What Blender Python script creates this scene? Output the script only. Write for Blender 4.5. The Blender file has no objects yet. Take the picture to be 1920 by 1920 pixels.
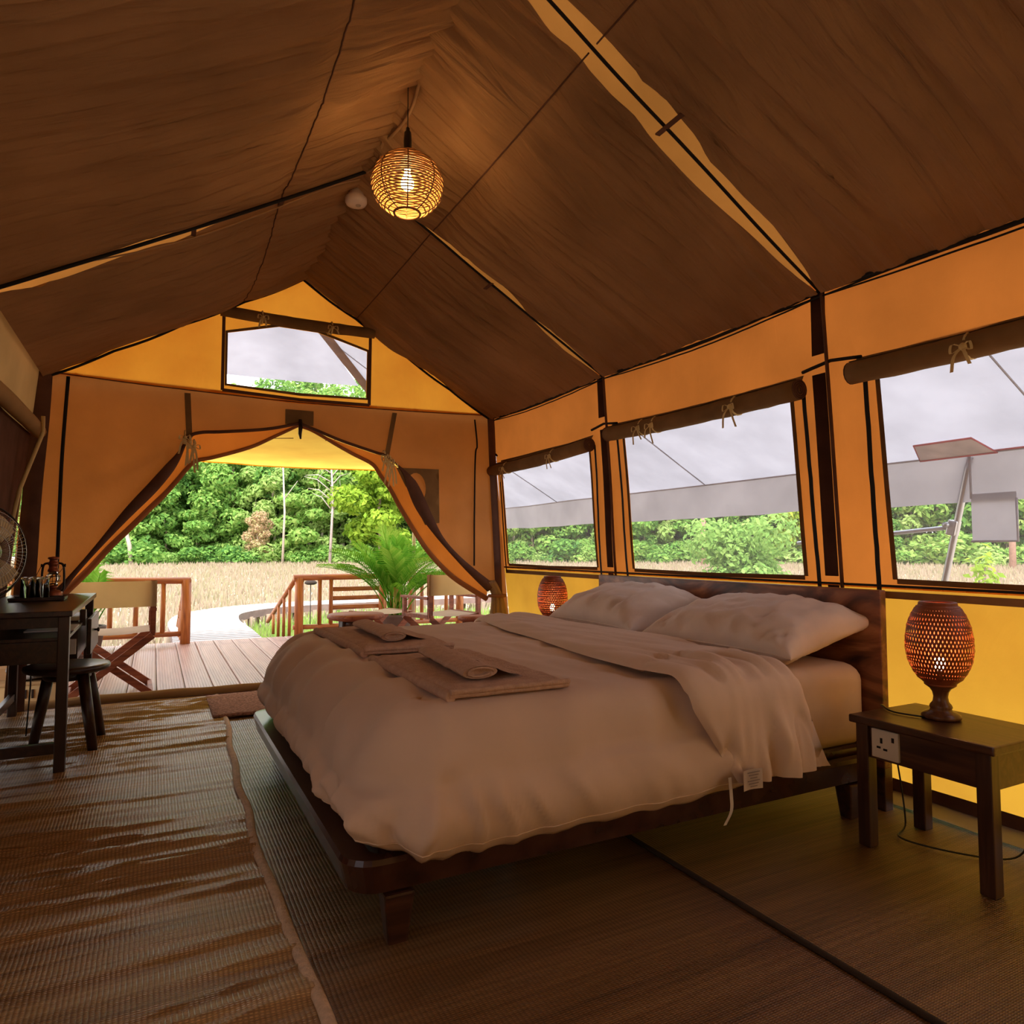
import bpy, bmesh, math, random
import numpy as np
from mathutils import Vector, Matrix, Euler, noise
from mathutils.geometry import delaunay_2d_cdt
random.seed(7); np.random.seed(7)
SC = bpy.context.scene
COL = SC.collection
pi, sin, cos = math.pi, math.sin, math.cos
V = Vector

# ------------------------------------------------------------------ camera
H = 1.05
cam_d = bpy.data.cameras.new('camera'); cam = bpy.data.objects.new('camera', cam_d); COL.objects.link(cam)
cam_d.sensor_width = 36.0; cam_d.lens = 36.0 * 1290 / 1920; cam_d.clip_start = 0.02; cam_d.clip_end = 600
yaw, pitch = math.radians(27.412), math.radians(3.106)
cam.location = (0, 0, H); cam.rotation_euler = (pi / 2 + pitch, 0, -yaw)
SC.camera = cam

# ------------------------------------------------------------------ sky, sun, exposure
w = bpy.data.worlds.new('sky'); SC.world = w; w.use_nodes = True
nt = w.node_tree; nt.nodes.clear()
out = nt.nodes.new('ShaderNodeOutputWorld'); bg = nt.nodes.new('ShaderNodeBackground')
tc = nt.nodes.new('ShaderNodeTexCoord'); sep = nt.nodes.new('ShaderNodeSeparateXYZ'); rmp = nt.nodes.new('ShaderNodeValToRGB')
rmp.color_ramp.elements[0].position = 0.0; rmp.color_ramp.elements[0].color = (1.0, 0.97, 0.93, 1)
rmp.color_ramp.elements[1].position = 0.9; rmp.color_ramp.elements[1].color = (0.80, 0.88, 1.0, 1)
nt.links.new(tc.outputs['Generated'], sep.inputs[0]); nt.links.new(sep.outputs['Z'], rmp.inputs[0])
nt.links.new(rmp.outputs[0], bg.inputs[0]); bg.inputs[1].default_value = 2.5
nt.links.new(bg.outputs[0], out.inputs[0])
sun_d = bpy.data.lights.new('sun', 'SUN'); sun_d.energy = 4.4; sun_d.angle = math.radians(14); sun_d.color = (1, 0.95, 0.86)
sun = bpy.data.objects.new('sun', sun_d); COL.objects.link(sun)
sun.rotation_euler = (math.radians(42), 0, math.radians(-35))
SC.view_settings.view_transform = 'Standard'; SC.view_settings.look = 'None'
SC.view_settings.gamma = 1.0; SC.view_settings.use_curve_mapping = False
SC.view_settings.exposure = 0.6
try:
    SC.cycles.max_bounces = 10; SC.cycles.transparent_max_bounces = 24; SC.cycles.transmission_bounces = 8
    SC.cycles.diffuse_bounces = 6; SC.cycles.sample_clamp_indirect = 6.0
except Exception:
    pass

# ------------------------------------------------------------------ materials
def new_mat(name):
    m = bpy.data.materials.new(name); m.use_nodes = True
    t = m.node_tree; t.nodes.clear()
    o = t.nodes.new('ShaderNodeOutputMaterial')
    return m, t, o
def nd(t, typ, **kw):
    n = t.nodes.new(typ)
    for k, v in kw.items():
        if k in n.inputs: n.inputs[k].default_value = v
        else: setattr(n, k, v)
    return n
def c4(c): return (c[0], c[1], c[2], 1)
def coords(t, scale=(1, 1, 1), rot=(0, 0, 0), kind='Object'):
    tc = nd(t, 'ShaderNodeTexCoord'); mp = nd(t, 'ShaderNodeMapping')
    mp.inputs['Scale'].default_value = scale; mp.inputs['Rotation'].default_value = rot
    t.links.new(tc.outputs[kind], mp.inputs[0]); return mp.outputs[0]
def ramp(t, fac, stops):
    r = nd(t, 'ShaderNodeValToRGB'); e = r.color_ramp.elements
    while len(e) < len(stops): e.new(0.5)
    for k, (p, c) in enumerate(stops): e[k].position = p; e[k].color = c4(c)
    t.links.new(fac, r.inputs[0]); return r.outputs[0]
def bump(t, h, strength=0.3, dist=0.01):
    b = nd(t, 'ShaderNodeBump'); b.inputs['Strength'].default_value = strength; b.inputs['Distance'].default_value = dist
    t.links.new(h, b.inputs['Height']); return b.outputs[0]
def simple(name, col, rough=0.6, metal=0.0, var=0.15, nscale=8, spec=0.4, bmp=0.0, bscale=60, **kw):
    m, t, o = new_mat(name); p = nd(t, 'ShaderNodeBsdfPrincipled')
    p.inputs['Roughness'].default_value = rough; p.inputs['Metallic'].default_value = metal
    p.inputs['Specular IOR Level'].default_value = spec
    n = nd(t, 'ShaderNodeTexNoise', Scale=nscale, Detail=4.0); t.links.new(coords(t), n.inputs['Vector'])
    lo = [max(0, c * (1 - var)) for c in col]; hi = [min(1, c * (1 + var)) for c in col]
    t.links.new(ramp(t, n.outputs[0], [(0.3, lo), (0.7, hi)]), p.inputs['Base Color'])
    if bmp:
        b = nd(t, 'ShaderNodeTexNoise', Scale=bscale, Detail=3.0); t.links.new(coords(t), b.inputs['Vector'])
        t.links.new(bump(t, b.outputs[0], bmp, 0.01), p.inputs['Normal'])
    for k, v in kw.items(): p.inputs[k].default_value = v
    t.links.new(p.outputs[0], o.inputs[0]); return m
def wood(name, dark, mid, light, axis='x', rough=0.38, scale=1.0, dist=2.0, bmp=0.15, sc=None):
    m, t, o = new_mat(name); p = nd(t, 'ShaderNodeBsdfPrincipled'); p.inputs['Roughness'].default_value = rough
    s = {'x': (1.2, 14, 14), 'y': (14, 1.2, 14), 'z': (14, 14, 1.2)}[axis]
    co = coords(t, sc or tuple(v * scale for v in s))
    n = nd(t, 'ShaderNodeTexNoise', Scale=1.3, Detail=6.0, Distortion=dist); t.links.new(co, n.inputs['Vector'])
    t.links.new(ramp(t, n.outputs[0], [(0.3, dark), (0.5, mid), (0.72, light)]), p.inputs['Base Color'])
    t.links.new(bump(t, n.outputs[0], bmp, 0.004), p.inputs['Normal'])
    t.links.new(p.outputs[0], o.inputs[0]); return m
def canvas(name, col, trans, fac=0.5, wr=0.25, wscale=(3, 3, 3), var=0.15, weave=True):
    """thin cloth that lets light through: col reflects, trans is what the cloth lets pass"""
    m, t, o = new_mat(name)
    d = nd(t, 'ShaderNodeBsdfDiffuse'); tr = nd(t, 'ShaderNodeBsdfTranslucent'); mx = nd(t, 'ShaderNodeMixShader', Fac=fac)
    co = coords(t); n = nd(t, 'ShaderNodeTexNoise', Scale=2.2, Detail=5.0); t.links.new(co, n.inputs['Vector'])
    t.links.new(ramp(t, n.outputs[0], [(0.3, [c * (1 - var) for c in col]), (0.7, [c * (1 + var) for c in col])]), d.inputs[0])
    t.links.new(ramp(t, n.outputs[0], [(0.3, [c * (1 - var) for c in trans]), (0.7, [min(1, c * (1 + var)) for c in trans])]), tr.inputs[0])
    n2 = nd(t, 'ShaderNodeTexNoise', Scale=1.0, Detail=5.0, Distortion=0.6); t.links.new(coords(t, wscale), n2.inputs['Vector'])
    h = n2.outputs[0]
    if weave:
        n3 = nd(t, 'ShaderNodeTexNoise', Scale=260.0, Detail=1.0); t.links.new(co, n3.inputs['Vector'])
        a = nd(t, 'ShaderNodeMath', operation='MULTIPLY_ADD'); a.inputs[1].default_value = 0.02
        t.links.new(n3.outputs[0], a.inputs[0]); t.links.new(h, a.inputs[2]); h = a.outputs[0]
    bo = bump(t, h, wr, 0.05)
    t.links.new(bo, d.inputs['Normal']); t.links.new(bo, tr.inputs['Normal'])
    t.links.new(d.outputs[0], mx.inputs[1]); t.links.new(tr.outputs[0], mx.inputs[2]); t.links.new(mx.outputs[0], o.inputs[0])
    return m
def pane_mat(name, haze=(0.75, 0.74, 0.8), fac=0.16):
    m, t, o = new_mat(name); tp = nd(t, 'ShaderNodeBsdfTransparent'); d = nd(t, 'ShaderNodeBsdfTranslucent', Color=c4(haze))
    d2 = nd(t, 'ShaderNodeBsdfDiffuse', Color=c4(haze)); m1 = nd(t, 'ShaderNodeMixShader', Fac=0.5); mx = nd(t, 'ShaderNodeMixShader', Fac=fac)
    t.links.new(d.outputs[0], m1.inputs[1]); t.links.new(d2.outputs[0], m1.inputs[2])
    t.links.new(tp.outputs[0], mx.inputs[1]); t.links.new(m1.outputs[0], mx.inputs[2]); t.links.new(mx.outputs[0], o.inputs[0])
    return m
def emit(name, col, s):
    m, t, o = new_mat(name); e = nd(t, 'ShaderNodeEmission', Color=c4(col), Strength=s); t.links.new(e.outputs[0], o.inputs[0]); return m
def leafmat(name, cols, trans=0.45):
    """leaf colours vary by tree and by leaf"""
    m, t, o = new_mat(name); d = nd(t, 'ShaderNodeBsdfDiffuse'); tr = nd(t, 'ShaderNodeBsdfTranslucent'); mx = nd(t, 'ShaderNodeMixShader', Fac=trans)
    oi = nd(t, 'ShaderNodeObjectInfo'); ge = nd(t, 'ShaderNodeNewGeometry')
    a = nd(t, 'ShaderNodeMath', operation='MULTIPLY_ADD'); a.inputs[1].default_value = 0.5
    b = nd(t, 'ShaderNodeMath', operation='MULTIPLY'); b.inputs[1].default_value = 0.5
    t.links.new(oi.outputs['Random'], b.inputs[0]); t.links.new(ge.outputs['Random Per Island'], a.inputs[0]); t.links.new(b.outputs[0], a.inputs[2])
    c = ramp(t, a.outputs[0], [(k / (len(cols) - 1), cc) for k, cc in enumerate(cols)])
    t.links.new(c, d.inputs[0]); t.links.new(c, tr.inputs[0])
    t.links.new(d.outputs[0], mx.inputs[1]); t.links.new(tr.outputs[0], mx.inputs[2]); t.links.new(mx.outputs[0], o.inputs[0]); return m
def reed_mat(name, dark, mid, light):
    m, t, o = new_mat(name); p = nd(t, 'ShaderNodeBsdfPrincipled'); p.inputs['Roughness'].default_value = 0.36; p.inputs['Specular IOR Level'].default_value = 0.6
    n = nd(t, 'ShaderNodeTexNoise', Scale=1.0, Detail=5.0); t.links.new(coords(t, (1.6, 70, 10)), n.inputs['Vector'])
    n2 = nd(t, 'ShaderNodeTexNoise', Scale=1.0, Detail=3.0); t.links.new(coords(t, (0.7, 9, 1)), n2.inputs['Vector'])
    mxn = nd(t, 'ShaderNodeMath', operation='MULTIPLY_ADD'); mxn.inputs[1].default_value = 0.5
    hf = nd(t, 'ShaderNodeMath', operation='MULTIPLY'); hf.inputs[1].default_value = 0.5
    t.links.new(n2.outputs[0], hf.inputs[0]); t.links.new(n.outputs[0], mxn.inputs[0]); t.links.new(hf.outputs[0], mxn.inputs[2])
    col = ramp(t, mxn.outputs[0], [(0.36, dark), (0.5, mid), (0.64, light)])
    reed = nd(t, 'ShaderNodeTexWave', wave_type='BANDS', bands_direction='Y', Scale=52.0); t.links.new(coords(t), reed.inputs['Vector'])
    warp = nd(t, 'ShaderNodeTexWave', wave_type='BANDS', bands_direction='X', Scale=27.0); t.links.new(coords(t), warp.inputs['Vector'])
    reed.inputs['Distortion'].default_value = 0.6; reed.inputs['Detail Scale'].default_value = 3.0
    mul = nd(t, 'ShaderNodeMath', operation='MULTIPLY'); t.links.new(reed.outputs['Fac'], mul.inputs[0])
    t.links.new(warp.outputs['Fac'], mul.inputs[1])
    mm = nd(t, 'ShaderNodeMixRGB', blend_type='MULTIPLY'); mm.inputs[0].default_value = 0.75
    t.links.new(col, mm.inputs[1]); t.links.new(ramp(t, mul.outputs[0], [(0.0, (0.35, 0.33, 0.3)), (0.6, (1, 1, 1))]), mm.inputs[2])
    t.links.new(mm.outputs[0], p.inputs['Base Color'])
    t.links.new(bump(t, mul.outputs[0], 0.5, 0.004), p.inputs['Normal'])
    t.links.new(p.outputs[0], o.inputs[0]); return m

M = {}
M['liner'] = canvas('brown_roof_canvas', (0.31, 0.18, 0.092), (0.5, 0.2, 0.05), fac=0.03, wr=0.85, wscale=(1.3, 15, 1.3))
M['roof'] = canvas('outer_roof_canvas', (0.5, 0.24, 0.08), (0.75, 0.30, 0.05), fac=0.5)
M['orange'] = canvas('orange_wall_canvas', (0.44, 0.19, 0.06), (0.78, 0.255, 0.042), fac=0.6, wscale=(4, 4, 1.2))
M['gable'] = canvas('gable_canvas', (0.52, 0.24, 0.06), (1.0, 0.40, 0.04), fac=0.88, wscale=(5, 4, 2))
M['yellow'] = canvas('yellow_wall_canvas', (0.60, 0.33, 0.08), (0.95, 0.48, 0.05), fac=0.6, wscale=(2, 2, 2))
M['front'] = canvas('front_panel_canvas', (0.42, 0.21, 0.09), (0.6, 0.22, 0.05), fac=0.35, wscale=(3, 3, 3))
M['tan'] = canvas('tan_canvas', (0.42, 0.27, 0.13), (0.5, 0.3, 0.1), fac=0.2)
M['awning'] = canvas('awning_canvas', (0.75, 0.45, 0.12), (1.0, 0.56, 0.08), fac=0.85, wscale=(1, 2, 1))
M['fly'] = canvas('grey_fly_cloth', (0.37, 0.355, 0.385), (0.345, 0.33, 0.365), fac=0.5, wr=0.15, weave=False)
M['fly_dark'] = canvas('grey_fly_valance', (0.41, 0.385, 0.40), (0.40, 0.37, 0.39), fac=0.4, wr=0.15, weave=False)
M['brown'] = simple('brown_binding', (0.12, 0.058, 0.04), 0.85, var=0.2, spec=0.1)
M['roller'] = simple('brown_flap_canvas', (0.20, 0.115, 0.05), 0.9, var=0.15, spec=0.1, bmp=0.2, bscale=25)
M['black'] = simple('black_tape', (0.012, 0.010, 0.010), 0.7, var=0.1, spec=0.2)
M['blackgloss'] = simple('black_plastic', (0.012, 0.011, 0.011), 0.35, var=0.1)
M['cord'] = simple('pale_cord', (0.42, 0.30, 0.16), 0.8)
M['tie'] = simple('cream_tie_tape', (0.62, 0.47, 0.22), 0.8)
M['cable'] = simple('tan_cable', (0.33, 0.2, 0.1), 0.6)
M['pane'] = pane_mat('window_film')
M['mesh_pane'] = pane_mat('insect_mesh', (0.8, 0.8, 0.86), 0.10)
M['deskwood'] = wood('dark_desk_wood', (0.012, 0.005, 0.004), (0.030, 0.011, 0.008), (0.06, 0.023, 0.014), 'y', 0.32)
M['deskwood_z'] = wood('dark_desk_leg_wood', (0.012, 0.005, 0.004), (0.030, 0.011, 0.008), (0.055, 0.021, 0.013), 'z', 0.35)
M['bedwood'] = wood('dark_bed_wood', (0.025, 0.009, 0.006), (0.05, 0.018, 0.012), (0.075, 0.028, 0.018), 'y', 0.25, 0.5, 0.3)
M['bedwood_x'] = wood('dark_bed_rail_wood', (0.02, 0.008, 0.006), (0.05, 0.019, 0.012), (0.09, 0.036, 0.022), 'x', 0.3, 0.8)
M['headwood'] = wood('figured_headboard_wood', (0.03, 0.009, 0.005), (0.19, 0.065, 0.027), (0.48, 0.20, 0.08), 'y', 0.4, 0.24, 2.6, .15, (4, 1.5, 5.5))
M['nswood'] = wood('nightstand_wood', (0.03, 0.010, 0.006), (0.065, 0.024, 0.012), (0.105, 0.044, 0.02), 'y', 0.35)
M['nswood_z'] = wood('nightstand_leg_wood', (0.025, 0.009, 0.005), (0.052, 0.02, 0.01), (0.085, 0.036, 0.017), 'z', 0.4)
M['lampwood'] = wood('turned_lamp_wood', (0.06, 0.02, 0.01), (0.12, 0.045, 0.02), (0.17, 0.07, 0.03), 'z', 0.3)
M['chairwood'] = wood('red_brown_chair_wood', (0.15, 0.036, 0.014), (0.28, 0.075, 0.028), (0.40, 0.13, 0.05), 'x', 0.6)
M['log'] = wood('orange_log_wood', (0.24, 0.065, 0.016), (0.44, 0.14, 0.032), (0.60, 0.23, 0.06), 'x', 0.5)
M['deck'] = wood('reddish_deck_board', (0.30, 0.15, 0.12), (0.44, 0.245, 0.20), (0.55, 0.34, 0.28), 'y', 0.35, 0.5, 1.0)
M['walk'] = simple('weathered_grey_boards', (0.46, 0.41, 0.39), 0.7, var=0.15, nscale=5)
M['duvet'] = simple('taupe_bed_cotton', (0.70, 0.535, 0.415), 0.85, var=0.05, nscale=3, spec=0.15, bmp=0.32, bscale=9)
M['sheet'] = simple('taupe_sheet_cotton', (0.66, 0.50, 0.38), 0.85, var=0.05, spec=0.15, bmp=0.06, bscale=10)
M['pillow'] = simple('pillowcase_cotton', (0.70, 0.57, 0.48), 0.85, var=0.05, spec=0.15, bmp=0.15, bscale=14)
M['towel'] = simple('brown_terry_towel', (0.54, 0.36, 0.265), 0.95, var=0.1, nscale=40, spec=0.05, bmp=0.5, bscale=160)
M['white'] = simple('white_plastic', (0.62, 0.58, 0.5), 0.4, var=0.03)
M['detector'] = simple('detector_plastic', (0.75, 0.62, 0.56), 0.4, var=0.05)
M['cream'] = canvas('chair_back_canvas', (0.62, 0.44, 0.22), (0.75, 0.5, 0.2), fac=0.35, wr=0.08)
M['seatcanvas'] = canvas('chair_seat_canvas', (0.75, 0.7, 0.66), (0.7, 0.65, 0.6), fac=0.25, wr=0.08)
M['steel'] = simple('galvanised_pole', (0.48, 0.48, 0.5), 0.35, 0.8, var=0.08)
M['wicker'] = simple('rattan_cane', (0.42, 0.22, 0.075), 0.55, var=0.2, nscale=30)
M['wicker_red'] = simple('red_brown_bamboo_strip', (0.24, 0.058, 0.016), 0.5, var=0.2, nscale=30)
M['bulb'] = emit('warm_bulb', (1.0, 0.62, 0.25), 60)
M['bulb2'] = emit('lamp_bulb', (1.0, 0.55, 0.30), 45)
M['copper'] = simple('aged_red_metal', (0.28, 0.08, 0.035), 0.4, 0.6, var=0.25, nscale=20)
M['dmetal'] = simple('dark_metal', (0.03, 0.02, 0.016), 0.45, 0.6)
M['chrome'] = simple('fan_chrome', (0.45, 0.43, 0.38), 0.25, 1.0, var=0.05)
M['brassk'] = simple('dark_knob_metal', (0.06, 0.05, 0.045), 0.3, 0.8)
M['blade'] = simple('fan_blade_plastic', (0.55, 0.4, 0.2), 0.35)
M['doormat'] = simple('coir_doormat', (0.36, 0.2, 0.145), 0.95, var=0.5, nscale=70, spec=0.05, bmp=1.0, bscale=110)
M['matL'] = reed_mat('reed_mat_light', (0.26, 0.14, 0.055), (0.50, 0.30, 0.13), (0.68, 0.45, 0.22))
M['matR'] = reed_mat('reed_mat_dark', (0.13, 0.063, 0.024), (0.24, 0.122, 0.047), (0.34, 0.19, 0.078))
M['matedge'] = simple('pale_mat_binding', (0.62, 0.47, 0.34), 0.9, var=0.15, nscale=60, bmp=0.4, bscale=150)
M['matdark'] = simple('dark_mat_binding', (0.035, 0.022, 0.015), 0.9)
M['slab'] = simple('floor_boards', (0.12, 0.07, 0.04), 0.8)
M['grey'] = simple('grey_ground_sheet', (0.35, 0.33, 0.36), 0.8, var=0.1)
M['trunk'] = simple('tree_bark', (0.27, 0.20, 0.14), 0.9, var=0.35, nscale=3)
M['trunkpale'] = simple('pale_bark', (0.42, 0.35, 0.28), 0.9, var=0.2, nscale=3)
M['red'] = simple('red_cloth', (0.55, 0.03, 0.05), 0.8, bmp=0.3, bscale=20)
M['greycloth'] = simple('grey_wool', (0.16, 0.13, 0.11), 0.95, var=0.4, nscale=25, bmp=0.6, bscale=40)
M['tanleather'] = simple('tan_leather', (0.32, 0.17, 0.07), 0.6)
M['paper'] = simple('paper_sheet', (0.75, 0.72, 0.7), 0.6, var=0.03)
M['leaf'] = leafmat('forest_leaf', [(0.07, 0.19, 0.06), (0.14, 0.30, 0.07), (0.23, 0.42, 0.09), (0.35, 0.51, 0.13), (0.48, 0.56, 0.18)])
M['leaf_yellow'] = leafmat('yellow_green_leaf', [(0.2, 0.36, 0.04), (0.36, 0.5, 0.06), (0.52, 0.58, 0.1)])
M['leaf_pale'] = leafmat('pale_shrub_leaf', [(0.2, 0.38, 0.09), (0.34, 0.5, 0.14), (0.5, 0.6, 0.22)])
M['leaf_pink'] = leafmat('pink_brown_leaf', [(0.5, 0.36, 0.18), (0.62, 0.42, 0.28), (0.45, 0.5, 0.18)])
M['palm'] = leafmat('palm_leaf', [(0.10, 0.34, 0.03), (0.2, 0.5, 0.05), (0.42, 0.66, 0.12)])
M['grassblade'] = leafmat('dry_grass_blade', [(0.34, 0.265, 0.18), (0.39, 0.30, 0.225), (0.31, 0.29, 0.16), (0.42, 0.325, 0.26)], 0.3)
M['greenblade'] = leafmat('green_grass_blade', [(0.16, 0.3, 0.05), (0.3, 0.42, 0.1), (0.45, 0.5, 0.16)], 0.3)
m, t, o = new_mat('dry_field'); p = nd(t, 'ShaderNodeBsdfPrincipled'); p.inputs['Roughness'].default_value = 1.0; p.inputs['Specular IOR Level'].default_value = 0.0
n = nd(t, 'ShaderNodeTexNoise', Scale=0.12, Detail=8.0, Roughness=0.7); t.links.new(coords(t, (1, 1.6, 1)), n.inputs['Vector'])
t.links.new(ramp(t, n.outputs[0], [(0.35, (0.30, 0.29, 0.14)), (0.47, (0.42, 0.33, 0.24)), (0.62, (0.48, 0.37, 0.30)), (0.75, (0.36, 0.33, 0.18))]), p.inputs['Base Color'])
t.links.new(p.outputs[0], o.inputs[0]); M['field'] = m
m, t, o = new_mat('clear_glass'); p = nd(t, 'ShaderNodeBsdfPrincipled', Roughness=0.03); p.inputs['Transmission Weight'].default_value = 1.0
p.inputs['Base Color'].default_value = (0.95, 0.97, 0.92, 1); t.links.new(p.outputs[0], o.inputs[0]); M['glass'] = m

# ------------------------------------------------------------------ building helpers
def rootloc(o):
    l = V((0, 0, 0))
    while o is not None: l += o.location; o = o.parent
    return l
def link(name, me, mat, parent=None, kind=None):
    o = bpy.data.objects.new(name, me); COL.objects.link(o)
    if mat is not None and not me.materials: me.materials.append(mat)
    if parent is not None: o.parent = parent
    if kind: o['kind'] = kind
    return o
class B:
    """collects shapes into one mesh"""
    def __init__(s): s.bm = bmesh.new(); s.sm = set()
    def box(s, c, d, bev=0.0, rot=None, taper=None):
        m = Matrix.Translation(V(c)) @ (rot.to_matrix().to_4x4() if rot else Matrix()) @ Matrix.Diagonal((d[0], d[1], d[2], 1))
        r = bmesh.ops.create_cube(s.bm, size=1, matrix=Matrix())
        vs = r['verts']
        if taper:
            for v in vs:
                if v.co.z < 0: v.co.x *= taper; v.co.y *= taper
        for v in vs: v.co = m @ v.co
        if bev:
            es = list({e for v in vs for e in v.link_edges})
            bmesh.ops.bevel(s.bm, geom=es, offset=bev, segments=2, affect='EDGES', profile=0.6)
        return s
    def bar(s, a, b, wx, wz, bev=0.0, upv=(0, 0, 1)):
        a, b = V(a), V(b); d = b - a; L = d.length; d.normalize(); u = V(upv)
        x = d.cross(u)
        if x.length < 1e-4: x = d.cross(V((1, 0, 0)))
        x.normalize(); z = x.cross(d); rot = Matrix((x, d, z)).transposed().to_quaternion()
        return s.box((a + b) / 2, (wx, L, wz), bev, rot)
    def ring(s, c, u, v, r, n):
        return [s.bm.verts.new(V(c) + u * (r * cos(2 * pi * k / n)) + v * (r * sin(2 * pi * k / n))) for k in range(n)]
    def tube(s, pts, r, n=8, close=False, cap=True, flat=None):
        pts = [V(p) for p in pts]; N = len(pts); rings = []
        rs = r if isinstance(r, (list, tuple)) else [r] * N
        prev = None
        for k, p in enumerate(pts):
            if close: d = pts[(k + 1) % N] - pts[k - 1]
            else: d = pts[min(k + 1, N - 1)] - pts[max(k - 1, 0)]
            if d.length < 1e-9: d = V((0, 0, 1))
            d.normalize()
            if prev is None:
                u = d.cross(V((0, 0, 1)))
                if u.length < 1e-3: u = d.cross(V((1, 0, 0)))
            else: u = prev - d * prev.dot(d)
            u.normalize(); prev = u; v = d.cross(u)
            if flat: u = u * flat[0]; v = v * flat[1]
            rings.append(s.ring(p, u, v, rs[k], n))
            if flat: u.normalize()
        M2 = N if close else N - 1
        for k in range(M2):
            a, b = rings[k], rings[(k + 1) % N]
            for j in range(n):
                f = s.bm.faces.new((a[j], a[(j + 1) % n], b[(j + 1) % n], b[j])); f.smooth = True
        if cap and not close:
            s.bm.faces.new(rings[0][::-1]); s.bm.faces.new(rings[-1])
        return s
    def lathe(s, prof, c=(0, 0, 0), n=24, cap=True, rot=None):
        rings = []
        R = rot.to_matrix() if rot else Matrix.Identity(3)
        for (r, z) in prof:
            rings.append([s.bm.verts.new(V(c) + R @ V((r * cos(2 * pi * k / n), r * sin(2 * pi * k / n), z))) for k in range(n)])
        for a, b in zip(rings, rings[1:]):
            for j in range(n):
                f = s.bm.faces.new((a[j], a[(j + 1) % n], b[(j + 1) % n], b[j])); f.smooth = True
        if cap:
            if prof[0][0] > 1e-4: s.bm.faces.new(rings[0][::-1])
            if prof[-1][0] > 1e-4: s.bm.faces.new(rings[-1])
        return s
    def grid(s, P, smooth=True, closeu=False):
        rows = [[s.bm.verts.new(p) for p in row] for row in P]
        for a, b in zip(rows, rows[1:]):
            for j in range(len(a) - 1):
                f = s.bm.faces.new((a[j], a[j + 1], b[j + 1], b[j])); f.smooth = smooth
        if closeu:
            a, b = rows[-1], rows[0]
            for j in range(len(a) - 1):
                f = s.bm.faces.new((a[j], a[j + 1], b[j + 1], b[j])); f.smooth = smooth
        return s
    def prism(s, poly, ex):
        ex = V(ex); a = [s.bm.verts.new(V(p)) for p in poly]; b = [s.bm.verts.new(V(p) + ex) for p in poly]
        s.bm.faces.new(a[::-1]); s.bm.faces.new(b)
        for k in range(len(a)): s.bm.faces.new((a[k], a[(k + 1) % len(a)], b[(k + 1) % len(a)], b[k]))
        return s
    def build(s, name, mat, parent=None, kind=None, keepn=False):
        if not keepn: bmesh.ops.recalc_face_normals(s.bm, faces=s.bm.faces)
        if parent is not None:
            bmesh.ops.translate(s.bm, verts=s.bm.verts, vec=-rootloc(parent))
        me = bpy.data.meshes.new(name); s.bm.to_mesh(me); s.bm.free()
        return link(name, me, mat, parent, kind)
def tag(o, label=None, cat=None, group=None, kind=None):
    if label: o['label'] = label
    if cat: o['category'] = cat
    if group: o['group'] = group
    if kind: o['kind'] = kind
    return o
def thing(name, label, cat, loc=(0, 0, 0), group=None):
    o = bpy.data.objects.new(name, None); COL.objects.link(o); o.location = loc; o.empty_display_size = 0.1
    return tag(o, label, cat, group)
def dup(root, loc, rz=0, scale=1, label=None, group=None):
    r = root.copy(); COL.objects.link(r); r.location = loc; r.rotation_euler = (0, 0, rz); r.scale = (scale,) * 3 if not isinstance(scale, tuple) else scale
    if label: r['label'] = label
    if group: r['group'] = group
    for ch in list(root.children):
        c = ch.copy(); COL.objects.link(c); c.parent = r
        for g in ch.children:
            d = g.copy(); COL.objects.link(d); d.parent = c
    return r
def pip(pt, poly):
    x, y = pt; r = False; n = len(poly); j = n - 1
    for i in range(n):
        xi, yi = poly[i]; xj, yj = poly[j]
        if (yi > y) != (yj > y) and x < (xj - xi) * (y - yi) / (yj - yi) + xi: r = not r
        j = i
    return r
def dense(poly, step):
    o = []
    for k in range(len(poly)):
        a, b = V(poly[k]), V(poly[(k + 1) % len(poly)]); n = max(1, int((b - a).length / step))
        for j in range(n): o.append(tuple(a.lerp(b, j / n)))
    return o
def sheet(name, poly, holes, fn, mat, parent=None, kind=None, step=0.05):
    """a cloth sheet: outline and holes in its own plane, fn(u, v) puts a point in the room"""
    vs = []; es = []
    for pl in [poly] + holes:
        d = dense(pl, step); b = len(vs); vs += d; es += [(b + k, b + (k + 1) % len(d)) for k in range(len(d))]
    us = [p[0] for p in poly]; ws = [p[1] for p in poly]
    nu = int((max(us) - min(us)) / step); nw = int((max(ws) - min(ws)) / step)
    for i in range(nu + 1):
        for j in range(nw + 1):
            q = (min(us) + (i + 0.5 * (j % 2)) * step + 0.003, min(ws) + j * step + 0.002)
            if pip(q, poly) and not any(pip(q, h) for h in holes): vs.append(q)
    r = delaunay_2d_cdt([V(v) for v in vs], es, [], 0, 1e-5)
    fs = []
    for f in r[2]:
        c = sum((r[0][k] for k in f), V((0, 0))) / len(f)
        if pip(c, poly) and not any(pip(c, h) for h in holes): fs.append(f)
    me = bpy.data.meshes.new(name); off = rootloc(parent) if parent else V((0, 0, 0))
    me.from_pydata([V(fn(v.x, v.y)) - off for v in r[0]], [], fs)
    for pl in me.polygons: pl.use_smooth = True
    return link(name, me, mat, parent, kind)
def nz(*a): return noise.noise(V(a if len(a) == 3 else (a[0], a[1], 0.37)))
def interp(x, xs, ys):
    return float(np.interp(x, xs, ys))
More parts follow.
